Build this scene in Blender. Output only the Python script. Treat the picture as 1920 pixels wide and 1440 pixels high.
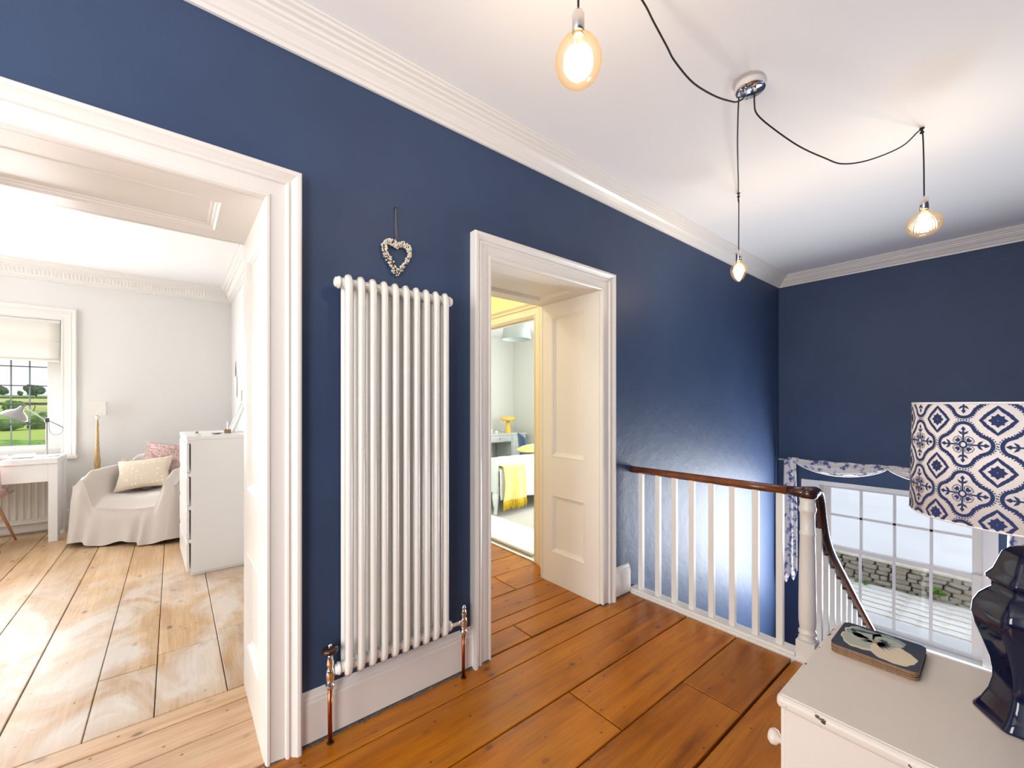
import bpy, bmesh, math, random
from mathutils import Vector, Matrix, noise
for o in list(bpy.data.objects): bpy.data.objects.remove(o, do_unlink=True)
S = bpy.context.scene
C = S.collection
PI = math.pi
# ------------------------------------------------------------------ camera, world, light, exposure
HEAD = math.atan2(953, 778)
cd = bpy.data.cameras.new('camera'); cam = bpy.data.objects.new('camera', cd); C.objects.link(cam)
cd.sensor_width = 36; cd.lens = 778/1920*36; cd.shift_y = 40/1920; cd.clip_start = .02; cd.clip_end = 2000
cam.location = (0, 0, 1.35); cam.rotation_euler = (PI/2, 0, HEAD-PI/2)
S.camera = cam
S.view_settings.view_transform = 'Standard'; S.view_settings.look = 'None'
S.view_settings.exposure = 0.34; S.view_settings.gamma = 1; S.view_settings.use_curve_mapping = False
w = bpy.data.worlds.new('sky'); S.world = w; w.use_nodes = True
nt = w.node_tree; nt.nodes.clear()
out = nt.nodes.new('ShaderNodeOutputWorld'); bg = nt.nodes.new('ShaderNodeBackground')
tc = nt.nodes.new('ShaderNodeTexCoord'); sp = nt.nodes.new('ShaderNodeSeparateXYZ'); cr = nt.nodes.new('ShaderNodeValToRGB')
nt.links.new(tc.outputs['Generated'], sp.inputs[0]); nt.links.new(sp.outputs['Z'], cr.inputs[0])
cr.color_ramp.elements[0].color = (.93, .96, 1, 1); cr.color_ramp.elements[1].color = (.80, .89, 1, 1)
nt.links.new(cr.outputs[0], bg.inputs[0]); nt.links.new(bg.outputs[0], out.inputs[0]); bg.inputs[1].default_value = .98
def area(name, loc, direction, sx, sy, power, col=(1, 1, 1), spread=180):
    l = bpy.data.lights.new(name, 'AREA'); l.shape = 'RECTANGLE'; l.size = sx; l.size_y = sy; l.energy = power; l.color = col
    l.spread = math.radians(spread)
    o = bpy.data.objects.new(name, l); C.objects.link(o); o.location = loc
    o.rotation_euler = Vector(direction).to_track_quat('-Z', 'Y').to_euler()
    return o
# daylight entering by the windows (each sits in a window opening; unseen ones are added)
area('daylight_stair_window', (5.50, .82, -.21), (-1, 0, 0), 1.38, 1.40, 130, (.90, .95, 1))
area('daylight_study_window', (-1.62, 6.60, 1.40), (0, -1, 0), 1.3, 1.05, 58, (1, .99, .985))
area('fill_study_side', (-2.96, 4.4, 1.55), (1, 0, 0), 1.5, 1.6, 20, (1, .99, .985))  # fill light at an added, unseen study window
area('fill_bedroom', (5.38, 3.55, 1.5), (-1, 0, 0), 1.1, 1.5, 95, (.97, .99, 1))  # added bedroom fill; its window is out of view
area('fill_landing_end', (-3.92, .8, 1.6), (1, 0, 0), 1.5, 1.6, 95, (1, .985, .96))  # fill from a window added behind the camera
area('fill_landing_side', (-1.65, -.34, 1.5), (0, 1, 0), 1.25, 1.5, 46, (1, .985, .96))  # extra fill through a window added beside the camera
def point(name, loc, power, col, r):
    l = bpy.data.lights.new(name, 'POINT'); l.energy = power; l.color = col; l.shadow_soft_size = r
    o = bpy.data.objects.new(name, l); C.objects.link(o); o.location = loc
    return o

# ------------------------------------------------------------------ materials
def lin(r, g, b):
    f = lambda c: ((c/255+.055)/1.055)**2.4 if c > 10 else c/255/12.92
    return (f(r), f(g), f(b), 1)
MATS = {}
class NT:
    def __init__(s, name):
        m = bpy.data.materials.new(name); m.use_nodes = True; s.m = m; s.t = m.node_tree; s.b = s.t.nodes['Principled BSDF']; MATS[name] = m
    def n(s, typ, **k):
        nd = s.t.nodes.new('ShaderNode'+typ)
        for a, v in k.items():
            if a.startswith('i_'):
                key = a[2:]; key = int(key) if key.isdigit() else key.replace('_', ' ')
                nd.inputs[key].default_value = v
            else: setattr(nd, a, v)
        return nd
    def l(s, a, b): s.t.links.new(a, b)
    def ramp(s, src, stops, interp='LINEAR'):
        r = s.n('ValToRGB'); r.color_ramp.interpolation = interp
        e = r.color_ramp.elements
        while len(e) < len(stops): e.new(.5)
        for k, (p, c) in enumerate(stops): e[k].position = p; e[k].color = c if len(c) == 4 else (*c, 1)
        s.l(src, r.inputs[0]); return r.outputs[0]
    def mix(s, fac, a, b, typ='MIX'):
        m = s.n('MixRGB', blend_type=typ)
        for sock, v in ((m.inputs[0], fac), (m.inputs[1], a), (m.inputs[2], b)):
            if isinstance(v, (int, float)): sock.default_value = v
            elif isinstance(v, tuple): sock.default_value = v
            else: s.l(v, sock)
        return m.outputs[0]
    def math(s, op, a, b=0.0):
        m = s.n('Math', operation=op)
        for sock, v in ((m.inputs[0], a), (m.inputs[1], b)):
            if isinstance(v, (int, float)): sock.default_value = v
            else: s.l(v, sock)
        return m.outputs[0]
    def bump(s, h, strength, dist=.01):
        b = s.n('Bump', i_Strength=strength, i_Distance=dist); s.l(h, b.inputs['Height']); s.l(b.outputs[0], s.b.inputs['Normal'])
    def coord(s, which='Object', scale=(1, 1, 1), rand=0):
        if which == 'World':
            v = s.n('NewGeometry').outputs['Position']
        else: v = s.n('TexCoord').outputs[which]
        if rand:
            oi = s.n('ObjectInfo'); mm = s.math('MULTIPLY', oi.outputs['Random'], rand)
            c = s.n('CombineXYZ'); s.l(mm, c.inputs[0]); s.l(mm, c.inputs[1])
            a = s.n('VectorMath', operation='ADD'); s.l(v, a.inputs[0]); s.l(c.outputs[0], a.inputs[1]); v = a.outputs[0]
        mp = s.n('Mapping'); mp.inputs['Scale'].default_value = scale; s.l(v, mp.inputs[0]); return mp.outputs[0]
    def noise(s, v, scale, detail=3, rough=.5, dist=0):
        n = s.n('TexNoise', i_Scale=scale, i_Detail=detail, i_Roughness=rough, i_Distortion=dist); s.l(v, n.inputs['Vector']); return n.outputs['Fac']
def simple(name, col, rough=.5, metal=0, bump=0, bscale=60, var=0, coat=0, spec=.5, trans=0, sheen=0, detail=3):
    n = NT(name); b = n.b
    b.inputs['Base Color'].default_value = col; b.inputs['Roughness'].default_value = rough; b.inputs['Metallic'].default_value = metal
    b.inputs['Specular IOR Level'].default_value = spec; b.inputs['Coat Weight'].default_value = coat; b.inputs['Sheen Weight'].default_value = sheen
    if bump or var:
        f = n.noise(n.coord('Object'), bscale, detail)
        if bump: n.bump(f, bump)
        if var:
            c = n.ramp(f, [(.3, tuple(x*(1-var) for x in col[:3])), (.7, tuple(min(1, x*(1+var)) for x in col[:3]))]); n.l(c, b.inputs['Base Color'])
    return n.m
def blue_wall():
    n = NT('navy_wall_paint'); v = n.coord('World')
    f = n.noise(v, 2.2, 4, .55); g = n.noise(v, 9, 4, .6); h = n.noise(v, 90, 2)
    n.l(n.ramp(f, [(.3, lin(52, 70, 102)), (.7, lin(57, 76, 109))]), n.b.inputs['Base Color'])
    n.b.inputs['Roughness'].default_value = .52; n.b.inputs['Specular IOR Level'].default_value = .36
    n.bump(n.math('ADD', n.math('MULTIPLY', g, 1.0), n.math('MULTIPLY', h, .12)), .34, .012)
blue_wall()
simple('white_wall_paint', lin(231, 230, 228), .6, bump=.08, bscale=40)
simple('ceiling_paint', lin(240, 240, 240), .7, bump=.05, bscale=12)
simple('trim_paint', lin(236, 233, 228), .32, bump=.04, bscale=25)
simple('yellow_wall_paint', lin(248, 230, 172), .6)
simple('pale_bedroom_paint', lin(234, 235, 226), .6)
simple('subfloor', lin(30, 22, 16), .9)
simple('grey_filler', lin(92, 84, 78), .9, bump=.5, bscale=70, var=.4)
simple('radiator_enamel', lin(238, 236, 230), .25)
simple('chrome', (.86, .86, .88, 1), .08, 1)
simple('copper', lin(176, 96, 62), .28, 1, var=.25, bscale=12)
simple('dark_wood', lin(52, 24, 20), .25, coat=.4)
simple('black_cable', lin(26, 24, 26), .7)
simple('steel_holder', (.75, .70, .68, 1), .18, 1)
simple('white_plastic', lin(236, 234, 232), .35)
simple('string', lin(120, 104, 92), .9)
simple('bead', lin(232, 224, 208), .4, var=.1, bscale=80)
simple('twig', lin(120, 92, 70), .9)
simple('plinth_white', lin(240, 240, 238), .35)
simple('cream_paint', lin(241, 233, 208), .4)
simple('white_lacquer', lin(240, 240, 240), .3)
simple('white_fabric', lin(236, 234, 226), .95, bump=.15, bscale=300, sheen=.2)
simple('beige_throw', lin(208, 200, 193), .95, bump=.25, bscale=260, sheen=.3)
simple('pink_fluff', lin(214, 184, 180), .95, sheen=.5, var=.12, bscale=30)
simple('pink_blanket', lin(228, 206, 203), .95, sheen=.3)
simple('pink_shell', lin(222, 192, 188), .55)
simple('beech', lin(196, 146, 100), .4, var=.15, bscale=20)
simple('grey_metal', lin(160, 160, 160), .35, .2)
simple('dark_metal', lin(90, 88, 90), .4, .6)
simple('gold_stem', lin(190, 158, 108), .4, .3, var=.25, bscale=60)
simple('pale_oak', lin(150, 118, 90), .5)
simple('green_bit', lin(130, 160, 50), .6)
simple('carpet_grey', lin(178, 176, 166), 1, bump=.5, bscale=220, var=.12)
simple('rug_white', lin(232, 230, 226), 1, bump=.9, bscale=60, var=.05)
simple('grey_green_furniture', lin(222, 228, 224), .45)
simple('quilt_white', lin(238, 240, 246), .9, bump=.5, bscale=16)
simple('yellow_throw', lin(244, 226, 140), .95, sheen=.3, bump=.2, bscale=200)
simple('mustard_fringe', lin(222, 188, 38), .95)
simple('yellow_glaze', lin(246, 205, 90), .35)
simple('blue_velvet', lin(70, 98, 140), .8, sheen=.5)
simple('grey_shade', lin(168, 176, 172), .9)
simple('handrail_wood', lin(118, 64, 30), .22, var=.35, bscale=9, coat=.3)
simple('handrail_dark', lin(62, 30, 20), .2, var=.2, bscale=9, coat=.4)
simple('stair_wood', lin(120, 66, 34), .5, var=.2, bscale=6)
simple('navy_ceramic', lin(13, 19, 48), .07, spec=.45)
simple('brass', lin(190, 160, 110), .3, 1)
simple('navy_print', lin(34, 50, 98), .8)
simple('mat_navy', lin(45, 57, 77), .3)
simple('mat_cork', lin(150, 112, 68), .7, var=.2, bscale=200)
simple('mat_green', lin(146, 166, 156), .3)
simple('mat_pale', lin(184, 192, 176), .3)
simple('mat_cream', lin(234, 218, 190), .3)
simple('mat_orange', lin(200, 140, 70), .3)
simple('mat_dark', lin(52, 74, 88), .3)
simple('coping', lin(206, 198, 182), .9, var=.2, bscale=5)
simple('yard_concrete', lin(226, 227, 229), .9, var=.06, bscale=.6)
simple('plant_green', lin(110, 160, 60), .6)
simple('tree_leaf', lin(92, 116, 90), .9, var=.4, bscale=.6)
simple('hedge_leaf', lin(108, 140, 72), .9, var=.45, bscale=.9)
simple('bush_leaf', lin(128, 168, 72), .9, var=.4, bscale=1.5)
simple('bark', lin(80, 66, 52), .9)
simple('lead_bar', lin(120, 132, 138), .5, .2)
simple('dust_paper', lin(240, 238, 234), .7)
simple('pipe_white', lin(232, 230, 226), .35)
simple('render_white', lin(238, 240, 242), .8)
simple('seam_dark', lin(40, 28, 20), .9)

def glass(name='pane_glass', refl=.02, tint=(1, 1, 1, 1)):
    n = NT(name); t = n.t; t.nodes.remove(n.b)
    tr = n.n('BsdfTransparent'); gl = n.n('BsdfGlossy'); mx = n.n('MixShader'); tr.inputs[0].default_value = tint
    gl.inputs['Roughness'].default_value = .02; mx.inputs[0].default_value = refl
    n.l(tr.outputs[0], mx.inputs[1]); n.l(gl.outputs[0], mx.inputs[2]); n.l(mx.outputs[0], t.nodes['Material Output'].inputs[0])
glass()
def bulb_glass():
    n = NT('amber_bulb_glass'); t = n.t; t.nodes.remove(n.b)
    tr = n.n('BsdfTransparent'); gl = n.n('BsdfGlossy'); tl = n.n('BsdfTranslucent'); m1 = n.n('MixShader'); m2 = n.n('MixShader')
    lw = n.n('LayerWeight', i_Blend=.4)
    n.l(n.ramp(lw.outputs['Facing'], [(.2, (1, .93, .80)), (.9, (.94, .70, .40))]), tr.inputs[0])
    tl.inputs[0].default_value = (1, .84, .62, 1); gl.inputs['Roughness'].default_value = .12; gl.inputs[0].default_value = (1, .92, .8, 1)
    m1.inputs[0].default_value = .010
    n.l(tr.outputs[0], m1.inputs[1]); n.l(tl.outputs[0], m1.inputs[2]); m2.inputs[0].default_value = .05
    n.l(m1.outputs[0], m2.inputs[1]); n.l(gl.outputs[0], m2.inputs[2]); n.l(m2.outputs[0], t.nodes['Material Output'].inputs[0])
bulb_glass()
def emis(name, col, st):
    n = NT(name); n.b.inputs['Base Color'].default_value = col; n.b.inputs['Emission Color'].default_value = col; n.b.inputs['Emission Strength'].default_value = st
emis('filament_glow', (1, .86, .62, 1), 14)
def planks(name, c1, c2, c3, rough, white=0, sat=1):
    n = NT(name); v = n.coord('Object', (1, 1, 1), 31)
    mp = n.n('Mapping'); mp.inputs['Scale'].default_value = (.9, 9, 1); n.l(v, mp.inputs[0])
    mq = n.n('Mapping'); mq.inputs['Scale'].default_value = (2.5, 70, 1); n.l(v, mq.inputs[0])
    big = n.noise(mp.outputs[0], 1.3, 4, .5, .8); fine = n.noise(mq.outputs[0], 1.2, 5, .65, 1.5)
    col = n.ramp(big, [(.22, c1), (.5, c2), (.80, c3)])
    col = n.mix(n.ramp(fine, [(.30, (.42, .42, .42)), (.62, (0, 0, 0))]), col, tuple(x*.55 for x in c1[:3])+(1,))
    cloud = n.noise(n.coord('World'), 2.1, 3, .6)
    col = n.mix(.30, col, n.ramp(cloud, [(.35, (.45, .45, .45)), (.65, (1, 1, 1))]), 'MULTIPLY')
    oi = n.n('ObjectInfo'); hs = n.n('HueSaturation'); hs.inputs['Saturation'].default_value = sat
    n.l(n.math('ADD', n.math('MULTIPLY', oi.outputs['Random'], .32), .86), hs.inputs['Value']); n.l(col, hs.inputs['Color']); col = hs.outputs[0]
    # knots and nail holes
    mk = n.n('Mapping'); mk.inputs['Scale'].default_value = (2.0, 3.4, 1); n.l(v, mk.inputs[0])
    vo = n.n('TexVoronoi', voronoi_dimensions='2D', i_Scale=1.5); n.l(mk.outputs[0], vo.inputs['Vector'])
    kn = n.ramp(vo.outputs['Distance'], [(.03, (1, 1, 1)), (.05, (.75, .75, .75)), (.062, (.25, .25, .25)), (.12, (0, 0, 0))])
    kn = n.math('MULTIPLY', kn, n.ramp(n.noise(v, 2.3, 1), [(.42, (0, 0, 0)), (.60, (1, 1, 1))]))
    col = n.mix(n.math('MULTIPLY', kn, .7), col, (.045, .02, .01, 1))
    mn = n.n('Mapping'); mn.inputs['Scale'].default_value = (3.0, 4.2, 1); n.l(v, mn.inputs[0])
    v2 = n.n('TexVoronoi', voronoi_dimensions='2D', i_Scale=1.4); n.l(mn.outputs[0], v2.inputs['Vector'])
    nh = n.ramp(v2.outputs['Distance'], [(.016, (1, 1, 1)), (.03, (0, 0, 0))])
    col = n.mix(n.math('MULTIPLY', nh, .8), col, (.02, .012, .01, 1))
    if white:  # whitewash smears, plus window glare painted pale across the mid floor
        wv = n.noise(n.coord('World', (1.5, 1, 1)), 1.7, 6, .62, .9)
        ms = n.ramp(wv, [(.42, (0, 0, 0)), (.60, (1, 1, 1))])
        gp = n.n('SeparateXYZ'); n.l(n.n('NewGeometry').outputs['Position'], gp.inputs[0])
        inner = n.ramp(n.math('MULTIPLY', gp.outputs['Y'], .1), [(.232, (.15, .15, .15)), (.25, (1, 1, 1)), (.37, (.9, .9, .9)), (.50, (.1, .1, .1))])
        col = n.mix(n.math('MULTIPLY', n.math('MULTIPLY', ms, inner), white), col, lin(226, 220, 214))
    n.l(col, n.b.inputs['Base Color'])
    n.b.inputs['Specular IOR Level'].default_value = .5
    n.l(n.math('ADD', n.math('MULTIPLY', big, .22), rough-.1), n.b.inputs['Roughness'])
    n.bump(n.math('ADD', n.math('MULTIPLY', fine, .4), big), .12, .006)
planks('varnished_board', lin(140, 78, 22), lin(188, 114, 38), lin(208, 138, 56), .30, 0, 1.06)
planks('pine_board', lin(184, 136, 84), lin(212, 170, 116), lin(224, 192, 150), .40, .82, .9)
planks('threshold_board', lin(188, 140, 96), lin(214, 172, 128), lin(224, 190, 152), .40, 0, .9)
def patchy(name, a, b, scale, lo, hi, rough=.9, a2=None, detail=5, bump=0):
    n = NT(name); f = n.noise(n.coord('Object'), scale, detail, .6)
    n.l(n.ramp(f, [(lo, a), (hi, b)]), n.b.inputs['Base Color']); n.b.inputs['Roughness'].default_value = rough
    if bump: n.bump(f, bump)
patchy('toile_cloth', lin(238, 230, 224), lin(84, 100, 152), 20, .49, .60, .95)
patchy('rubble', lin(120, 112, 100), lin(206, 196, 178), 7, .3, .7, .95, bump=.6)
patchy('mortar', lin(80, 74, 66), lin(140, 130, 112), 9, .3, .7, .95, bump=.6)
patchy('deck_paint', lin(246, 244, 240), lin(196, 184, 168), 7, .52, .72, .8)
patchy('chipped_paint', lin(226, 216, 205), lin(228, 219, 209), 3, .4, .6, .42)
def worn_edge():
    n = NT('worn_edge_paint'); v = n.coord('Object'); f = n.noise(v, 38, 4, .6); g = n.noise(v, 6, 2)
    k = n.ramp(n.math('MULTIPLY', f, n.math('ADD', g, .55)), [(.66, (0, 0, 0)), (.69, (1, 1, 1))])
    n.l(n.mix(k, lin(226, 216, 205), lin(60, 44, 36)), n.b.inputs['Base Color']); n.b.inputs['Roughness'].default_value = .45
worn_edge()
def dotted():
    n = NT('spotted_fabric'); v = n.coord('UV'); vo = n.n('TexVoronoi', i_Scale=11, i_Randomness=.35); n.l(v, vo.inputs['Vector'])
    n.l(n.mix(n.ramp(vo.outputs['Distance'], [(.17, (1, 1, 1)), (.2, (0, 0, 0))]), lin(218, 205, 186), lin(244, 238, 228)), n.b.inputs['Base Color'])
    n.b.inputs['Roughness'].default_value = .95
dotted()
def shade_fabric():
    n = NT('shade_fabric'); t = n.t; b = n.b; b.inputs['Base Color'].default_value = lin(232, 226, 222); b.inputs['Roughness'].default_value = .9
    f = n.noise(n.coord('Object', (1, 1, 1)), 500, 1); n.bump(f, .1)
shade_fabric()
def fields():
    n = NT('field_grass'); g = n.n('SeparateXYZ'); n.l(n.n('NewGeometry').outputs['Position'], g.inputs[0])
    f = n.noise(n.coord('World', (1, 1, 1)), .03, 4, .6); f2 = n.noise(n.coord('World'), .5, 4)
    y = n.math('MULTIPLY', n.math('ADD', g.outputs['Y'], n.math('MULTIPLY', f, 30)), 1/500)
    c = n.ramp(y, [(.0, lin(150, 190, 70)), (.16, lin(176, 206, 84)), (.27, lin(200, 216, 96)), (.30, lin(120, 160, 66)), (.42, lin(170, 190, 80)), (.48, lin(222, 222, 120)), (.62, lin(214, 216, 126)), (.68, lin(150, 180, 90)), (.9, lin(150, 178, 130))])
    n.l(n.mix(n.math('MULTIPLY', f2, .3), c, lin(110, 140, 60)), n.b.inputs['Base Color']); n.b.inputs['Roughness'].default_value = 1
fields()

# ------------------------------------------------------------------ mesh building
class MB:
    def __init__(s): s.v = []; s.f = []; s.m = []; s.sm = []
    def add(s, vs, fs, mi=0, smooth=False):
        k = len(s.v); s.v += [tuple(p) for p in vs]
        for f in fs: s.f.append(tuple(i+k for i in f)); s.m.append(mi); s.sm.append(smooth)
        return s
    def box(s, x0, x1, y0, y1, z0, z1, mi=0):
        if x0 > x1: x0, x1 = x1, x0
        if y0 > y1: y0, y1 = y1, y0
        if z0 > z1: z0, z1 = z1, z0
        return s.add([(x0, y0, z0), (x1, y0, z0), (x1, y1, z0), (x0, y1, z0), (x0, y0, z1), (x1, y0, z1), (x1, y1, z1), (x0, y1, z1)],
                     [(3, 2, 1, 0), (4, 5, 6, 7), (0, 1, 5, 4), (1, 2, 6, 5), (2, 3, 7, 6), (3, 0, 4, 7)], mi)
    def hexa(s, low, high, mi=0):
        return s.add(list(low)+list(high), [(3, 2, 1, 0), (4, 5, 6, 7), (0, 1, 5, 4), (1, 2, 6, 5), (2, 3, 7, 6), (3, 0, 4, 7)], mi)
    def lathe(s, prof, n=24, c=(0, 0, 0), mi=0, smooth=True, rf=None, cap=True, sx=1, sy=1):
        vs = []
        for r, z in prof:
            for k in range(n):
                a = 2*PI*k/n; rr = r*(rf(a, z) if rf else 1)
                vs.append((c[0]+rr*math.cos(a)*sx, c[1]+rr*math.sin(a)*sy, c[2]+z))
        fs = []
        for j in range(len(prof)-1):
            for k in range(n):
                fs.append((j*n+k, j*n+(k+1) % n, (j+1)*n+(k+1) % n, (j+1)*n+k))
        if prof[0][1] > prof[-1][1]: fs = [f[::-1] for f in fs]
        s.add(vs, fs, mi, smooth)
        if cap:
            k0 = len(s.v)-len(vs)
            up = prof[0][1] < prof[-1][1]
            if prof[0][0] > 1e-5: s.f.append(tuple(k0+i for i in (range(n-1, -1, -1) if up else range(n)))); s.m.append(mi); s.sm.append(False)
            if prof[-1][0] > 1e-5:
                b = k0+(len(prof)-1)*n; s.f.append(tuple(b+i for i in (range(n) if up else range(n-1, -1, -1)))); s.m.append(mi); s.sm.append(False)
        return s
    def tube(s, path, r, n=8, mi=0, smooth=True, flat=None):
        path = [Vector(p) for p in path]; vs = []; N = len(path); prev = None
        for k, p in enumerate(path):
            t = (path[min(k+1, N-1)]-path[max(k-1, 0)]).normalized()
            if prev is None:
                u = t.cross(Vector((0, 0, 1)) if abs(t.z) < .9 else Vector((1, 0, 0))).normalized()
            else: u = (prev-t*prev.dot(t)).normalized()
            prev = u; v = t.cross(u)
            rr = r[k] if isinstance(r, (list, tuple)) else r
            for q in range(n):
                a = 2*PI*q/n; vs.append(p+u*math.cos(a)*rr*(flat[0] if flat else 1)+v*math.sin(a)*rr*(flat[1] if flat else 1))
        fs = [(j*n+q, j*n+(q+1) % n, (j+1)*n+(q+1) % n, (j+1)*n+q) for j in range(N-1) for q in range(n)]
        s.add(vs, fs, mi, smooth); k0 = len(s.v)-len(vs)
        s.f.append(tuple(k0+i for i in range(n-1, -1, -1))); s.f.append(tuple(k0+(N-1)*n+i for i in range(n))); s.m += [mi]*2; s.sm += [False]*2
        return s
    def sphere(s, c, r, n=12, m=8, mi=0, sz=1):
        return s.lathe([(max(r*math.sin(PI*k/m), 1e-6 if k in (0, m) else 0), -r*sz*math.cos(PI*k/m)) for k in range(m+1)], n, c, mi)
    def grid(s, fn, nu, nv, mi=0, smooth=True, wrapu=False, flip=False):
        vs = [fn(i/(nu if wrapu else nu), j/nv) for j in range(nv+1) for i in range(nu if wrapu else nu+1)]
        w = nu if wrapu else nu+1
        fs = []
        for j in range(nv):
            for i in range(nu):
                a = j*w+i; b = j*w+(i+1) % w if wrapu else a+1
                q = (a, b, b+w, a+w); fs.append(q[::-1] if flip else q)
        return s.add(vs, fs, mi, smooth)
    def sweep(s, profile, rings, close=False, mi=0, smooth=False, flip=False):
        """profile: index count; rings: list of lists of points (one ring per path corner)"""
        n = len(rings[0]); vs = [p for r in rings for p in r]; R = len(rings); fs = []
        for j in range(R if close else R-1):
            jj = (j+1) % R
            for k in range(n-1):
                q = (j*n+k, jj*n+k, jj*n+k+1, j*n+k+1); fs.append(q[::-1] if flip else q)
        return s.add(vs, fs, mi, smooth)
    def build(s, name, mat, parent=None, world=False, bevel=0, fix=True, seg=2, solid=0, sub=0):
        me = bpy.data.meshes.new(name)
        vs = s.v
        if parent is not None and world:
            L = parent.location; vs = [(p[0]-L[0], p[1]-L[1], p[2]-L[2]) for p in vs]
        me.from_pydata(vs, [], s.f)
        for mm in (mat if isinstance(mat, (list, tuple)) else [mat]): me.materials.append(MATS[mm])
        me.polygons.foreach_set('material_index', s.m); me.polygons.foreach_set('use_smooth', s.sm)
        if fix:
            bm = bmesh.new(); bm.from_mesh(me); bmesh.ops.recalc_face_normals(bm, faces=bm.faces); bm.to_mesh(me); bm.free()
        o = bpy.data.objects.new(name, me); C.objects.link(o)
        if parent is not None: o.parent = parent
        if solid:
            m = o.modifiers.new('thick', 'SOLIDIFY'); m.thickness = solid; m.offset = 0
        if bevel:
            m = o.modifiers.new('bevel', 'BEVEL'); m.width = bevel; m.segments = seg; m.limit_method = 'ANGLE'
        if sub:
            m = o.modifiers.new('sub', 'SUBSURF'); m.levels = sub; m.render_levels = sub
        return o
def tag(o, label, cat=None, group=None, kind=None):
    if label: o['label'] = label
    if cat: o['category'] = cat
    if group: o['group'] = group
    if kind: o['kind'] = kind
    return o
def thing(name, label, cat, loc=(0, 0, 0), rz=0, group=None):
    o = bpy.data.objects.new(name, None); C.objects.link(o); o.location = loc; o.rotation_euler = (0, 0, rz); o.empty_display_size = .1
    return tag(o, label, cat, group)
def struct(o, label): return tag(o, label, None, None, 'structure')
def box_part(name, mat, parent, x0, x1, y0, y1, z0, z1, bevel=.004, world=False):
    return MB().box(x0, x1, y0, y1, z0, z1).build(name, mat, parent, world, bevel)
def copy_part(src, parent, loc=None, rot=None, name=None):
    c = src.copy(); C.objects.link(c); c.parent = parent
    if loc is not None: c.location = loc
    if rot is not None: c.rotation_euler = rot
    return c
# planes: map (u, v, d) -> world; u horizontal, v up, d out of the surface towards the viewer's room
def plane_y(Y, s=-1): return lambda u, v, d: (u, Y+s*d, v)
def plane_x(X, s=-1): return lambda u, v, d: (X+s*d, u, v)
def plane_z(Z, s=-1): return lambda u, v, d: (u, v, Z+s*d)
def pbox(mb, pl, u0, u1, v0, v1, d0, d1, mi=0):
    c = [pl(u, v, d) for d in (d0, d1) for u, v in ((u0, v0), (u1, v1))]
    xs = [p[0] for p in c]; ys = [p[1] for p in c]; zs = [p[2] for p in c]
    return mb.box(min(xs), max(xs), min(ys), max(ys), min(zs), max(zs), mi)
def holed(mb, pl, u0, u1, v0, v1, d0, d1, holes, mi=0):
    us = sorted({u0, u1, *[h for H in holes for h in H[:2] if u0 < h < u1]}); vs = sorted({v0, v1, *[h for H in holes for h in H[2:] if v0 < h < v1]})
    for a, b in zip(us, us[1:]):
        runs = []
        for c, d in zip(vs, vs[1:]):
            mu, mv = (a+b)/2, (c+d)/2
            if any(H[0] < mu < H[1] and H[2] < mv < H[3] for H in holes): continue
            if runs and runs[-1][1] == c: runs[-1][1] = d
            else: runs.append([c, d])
        for c, d in runs: pbox(mb, pl, a, b, c, d, d0, d1, mi)
    return mb
def frame3(mb, pl, prof, u0, u1, vb, vt):      # architrave round three sides; prof: (outwards from opening, proud)
    rings = []
    for fu, fv in ((lambda w: u0-w, lambda w: vb), (lambda w: u0-w, lambda w: vt+w), (lambda w: u1+w, lambda w: vt+w), (lambda w: u1+w, lambda w: vb)):
        rings.append([pl(fu(w), fv(w), d) for w, d in prof])
    return mb.sweep(prof, rings)
def frame4(mb, pl, prof, u0, u1, v0, v1, sgn=1):     # closed frame; sgn 1 grows outwards, -1 inwards
    rings = [[pl(u+a*sgn*w, v+b*sgn*w, d) for w, d in prof] for u, v, a, b in ((u0, v0, -1, -1), (u1, v0, 1, -1), (u1, v1, 1, 1), (u0, v1, -1, 1))]
    return mb.sweep(prof, rings, close=True)
MOULD = [(0, .016), (.004, .018), (.010, .014), (.016, .012), (.020, .006), (.030, .004), (.032, 0)]
ARCH = [(0, 0), (0, .020), (.006, .027), (.014, .027), (.018, .021), (.066, .023), (.069, .033), (.077, .036), (.083, .030), (.098, .042), (.104, .049), (.114, .050), (.12, .046), (.12, 0)]

# ------------------------------------------------------------------ the shell
W, TH, W2 = 1.80, .56, 2.36          # hall face of the door wall, thickness, room face
XB = 5.525; YR = -.36; XF = -4.0; CEIL = 2.835; LOW = -2.75
D1 = (-.72, .265); D2 = (1.31, 2.235); DH = 2.125
mb = MB()
pl = lambda u, v, d: (u, W+d, v)
holed(mb, pl, XF-.2, 2.6, -.03, 3.0, 0, TH, [(D1[0]-.02, D1[1]+.02, -1, DH+.02), (D2[0]-.02, D2[1]+.02, -1, DH+.02)])
holed(mb, pl, 2.6, XB+.5, LOW, 3.0, 0, TH, [])
o = mb.build('wall_left', ['navy_wall_paint', 'white_wall_paint'], fix=True)
for p in o.data.polygons: p.material_index = 0 if p.normal.y < -.5 else 1
struct(o, 'navy blue plaster wall with two white doorways')
mb = MB(); holed(mb, lambda u, v, d: (XB+d, u, v), YR-.2, W, LOW, 3.0, 0, .45, [(.12, 1.565, -.95, .52)])
o = mb.build('wall_back', ['navy_wall_paint', 'render_white']); struct(o, 'navy blue stairwell end wall with sash window')
for p in o.data.polygons: p.material_index = 0 if p.normal.x < -.5 else 1
mb = MB(); holed(mb, lambda u, v, d: (u, YR-d, v), XF-.2, XB, LOW, 3.0, 0, .2, [(-2.3, -1.0, .72, 2.3)])
struct(mb.build('wall_right', 'navy_wall_paint'), 'navy blue wall behind the cream chest')
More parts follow.
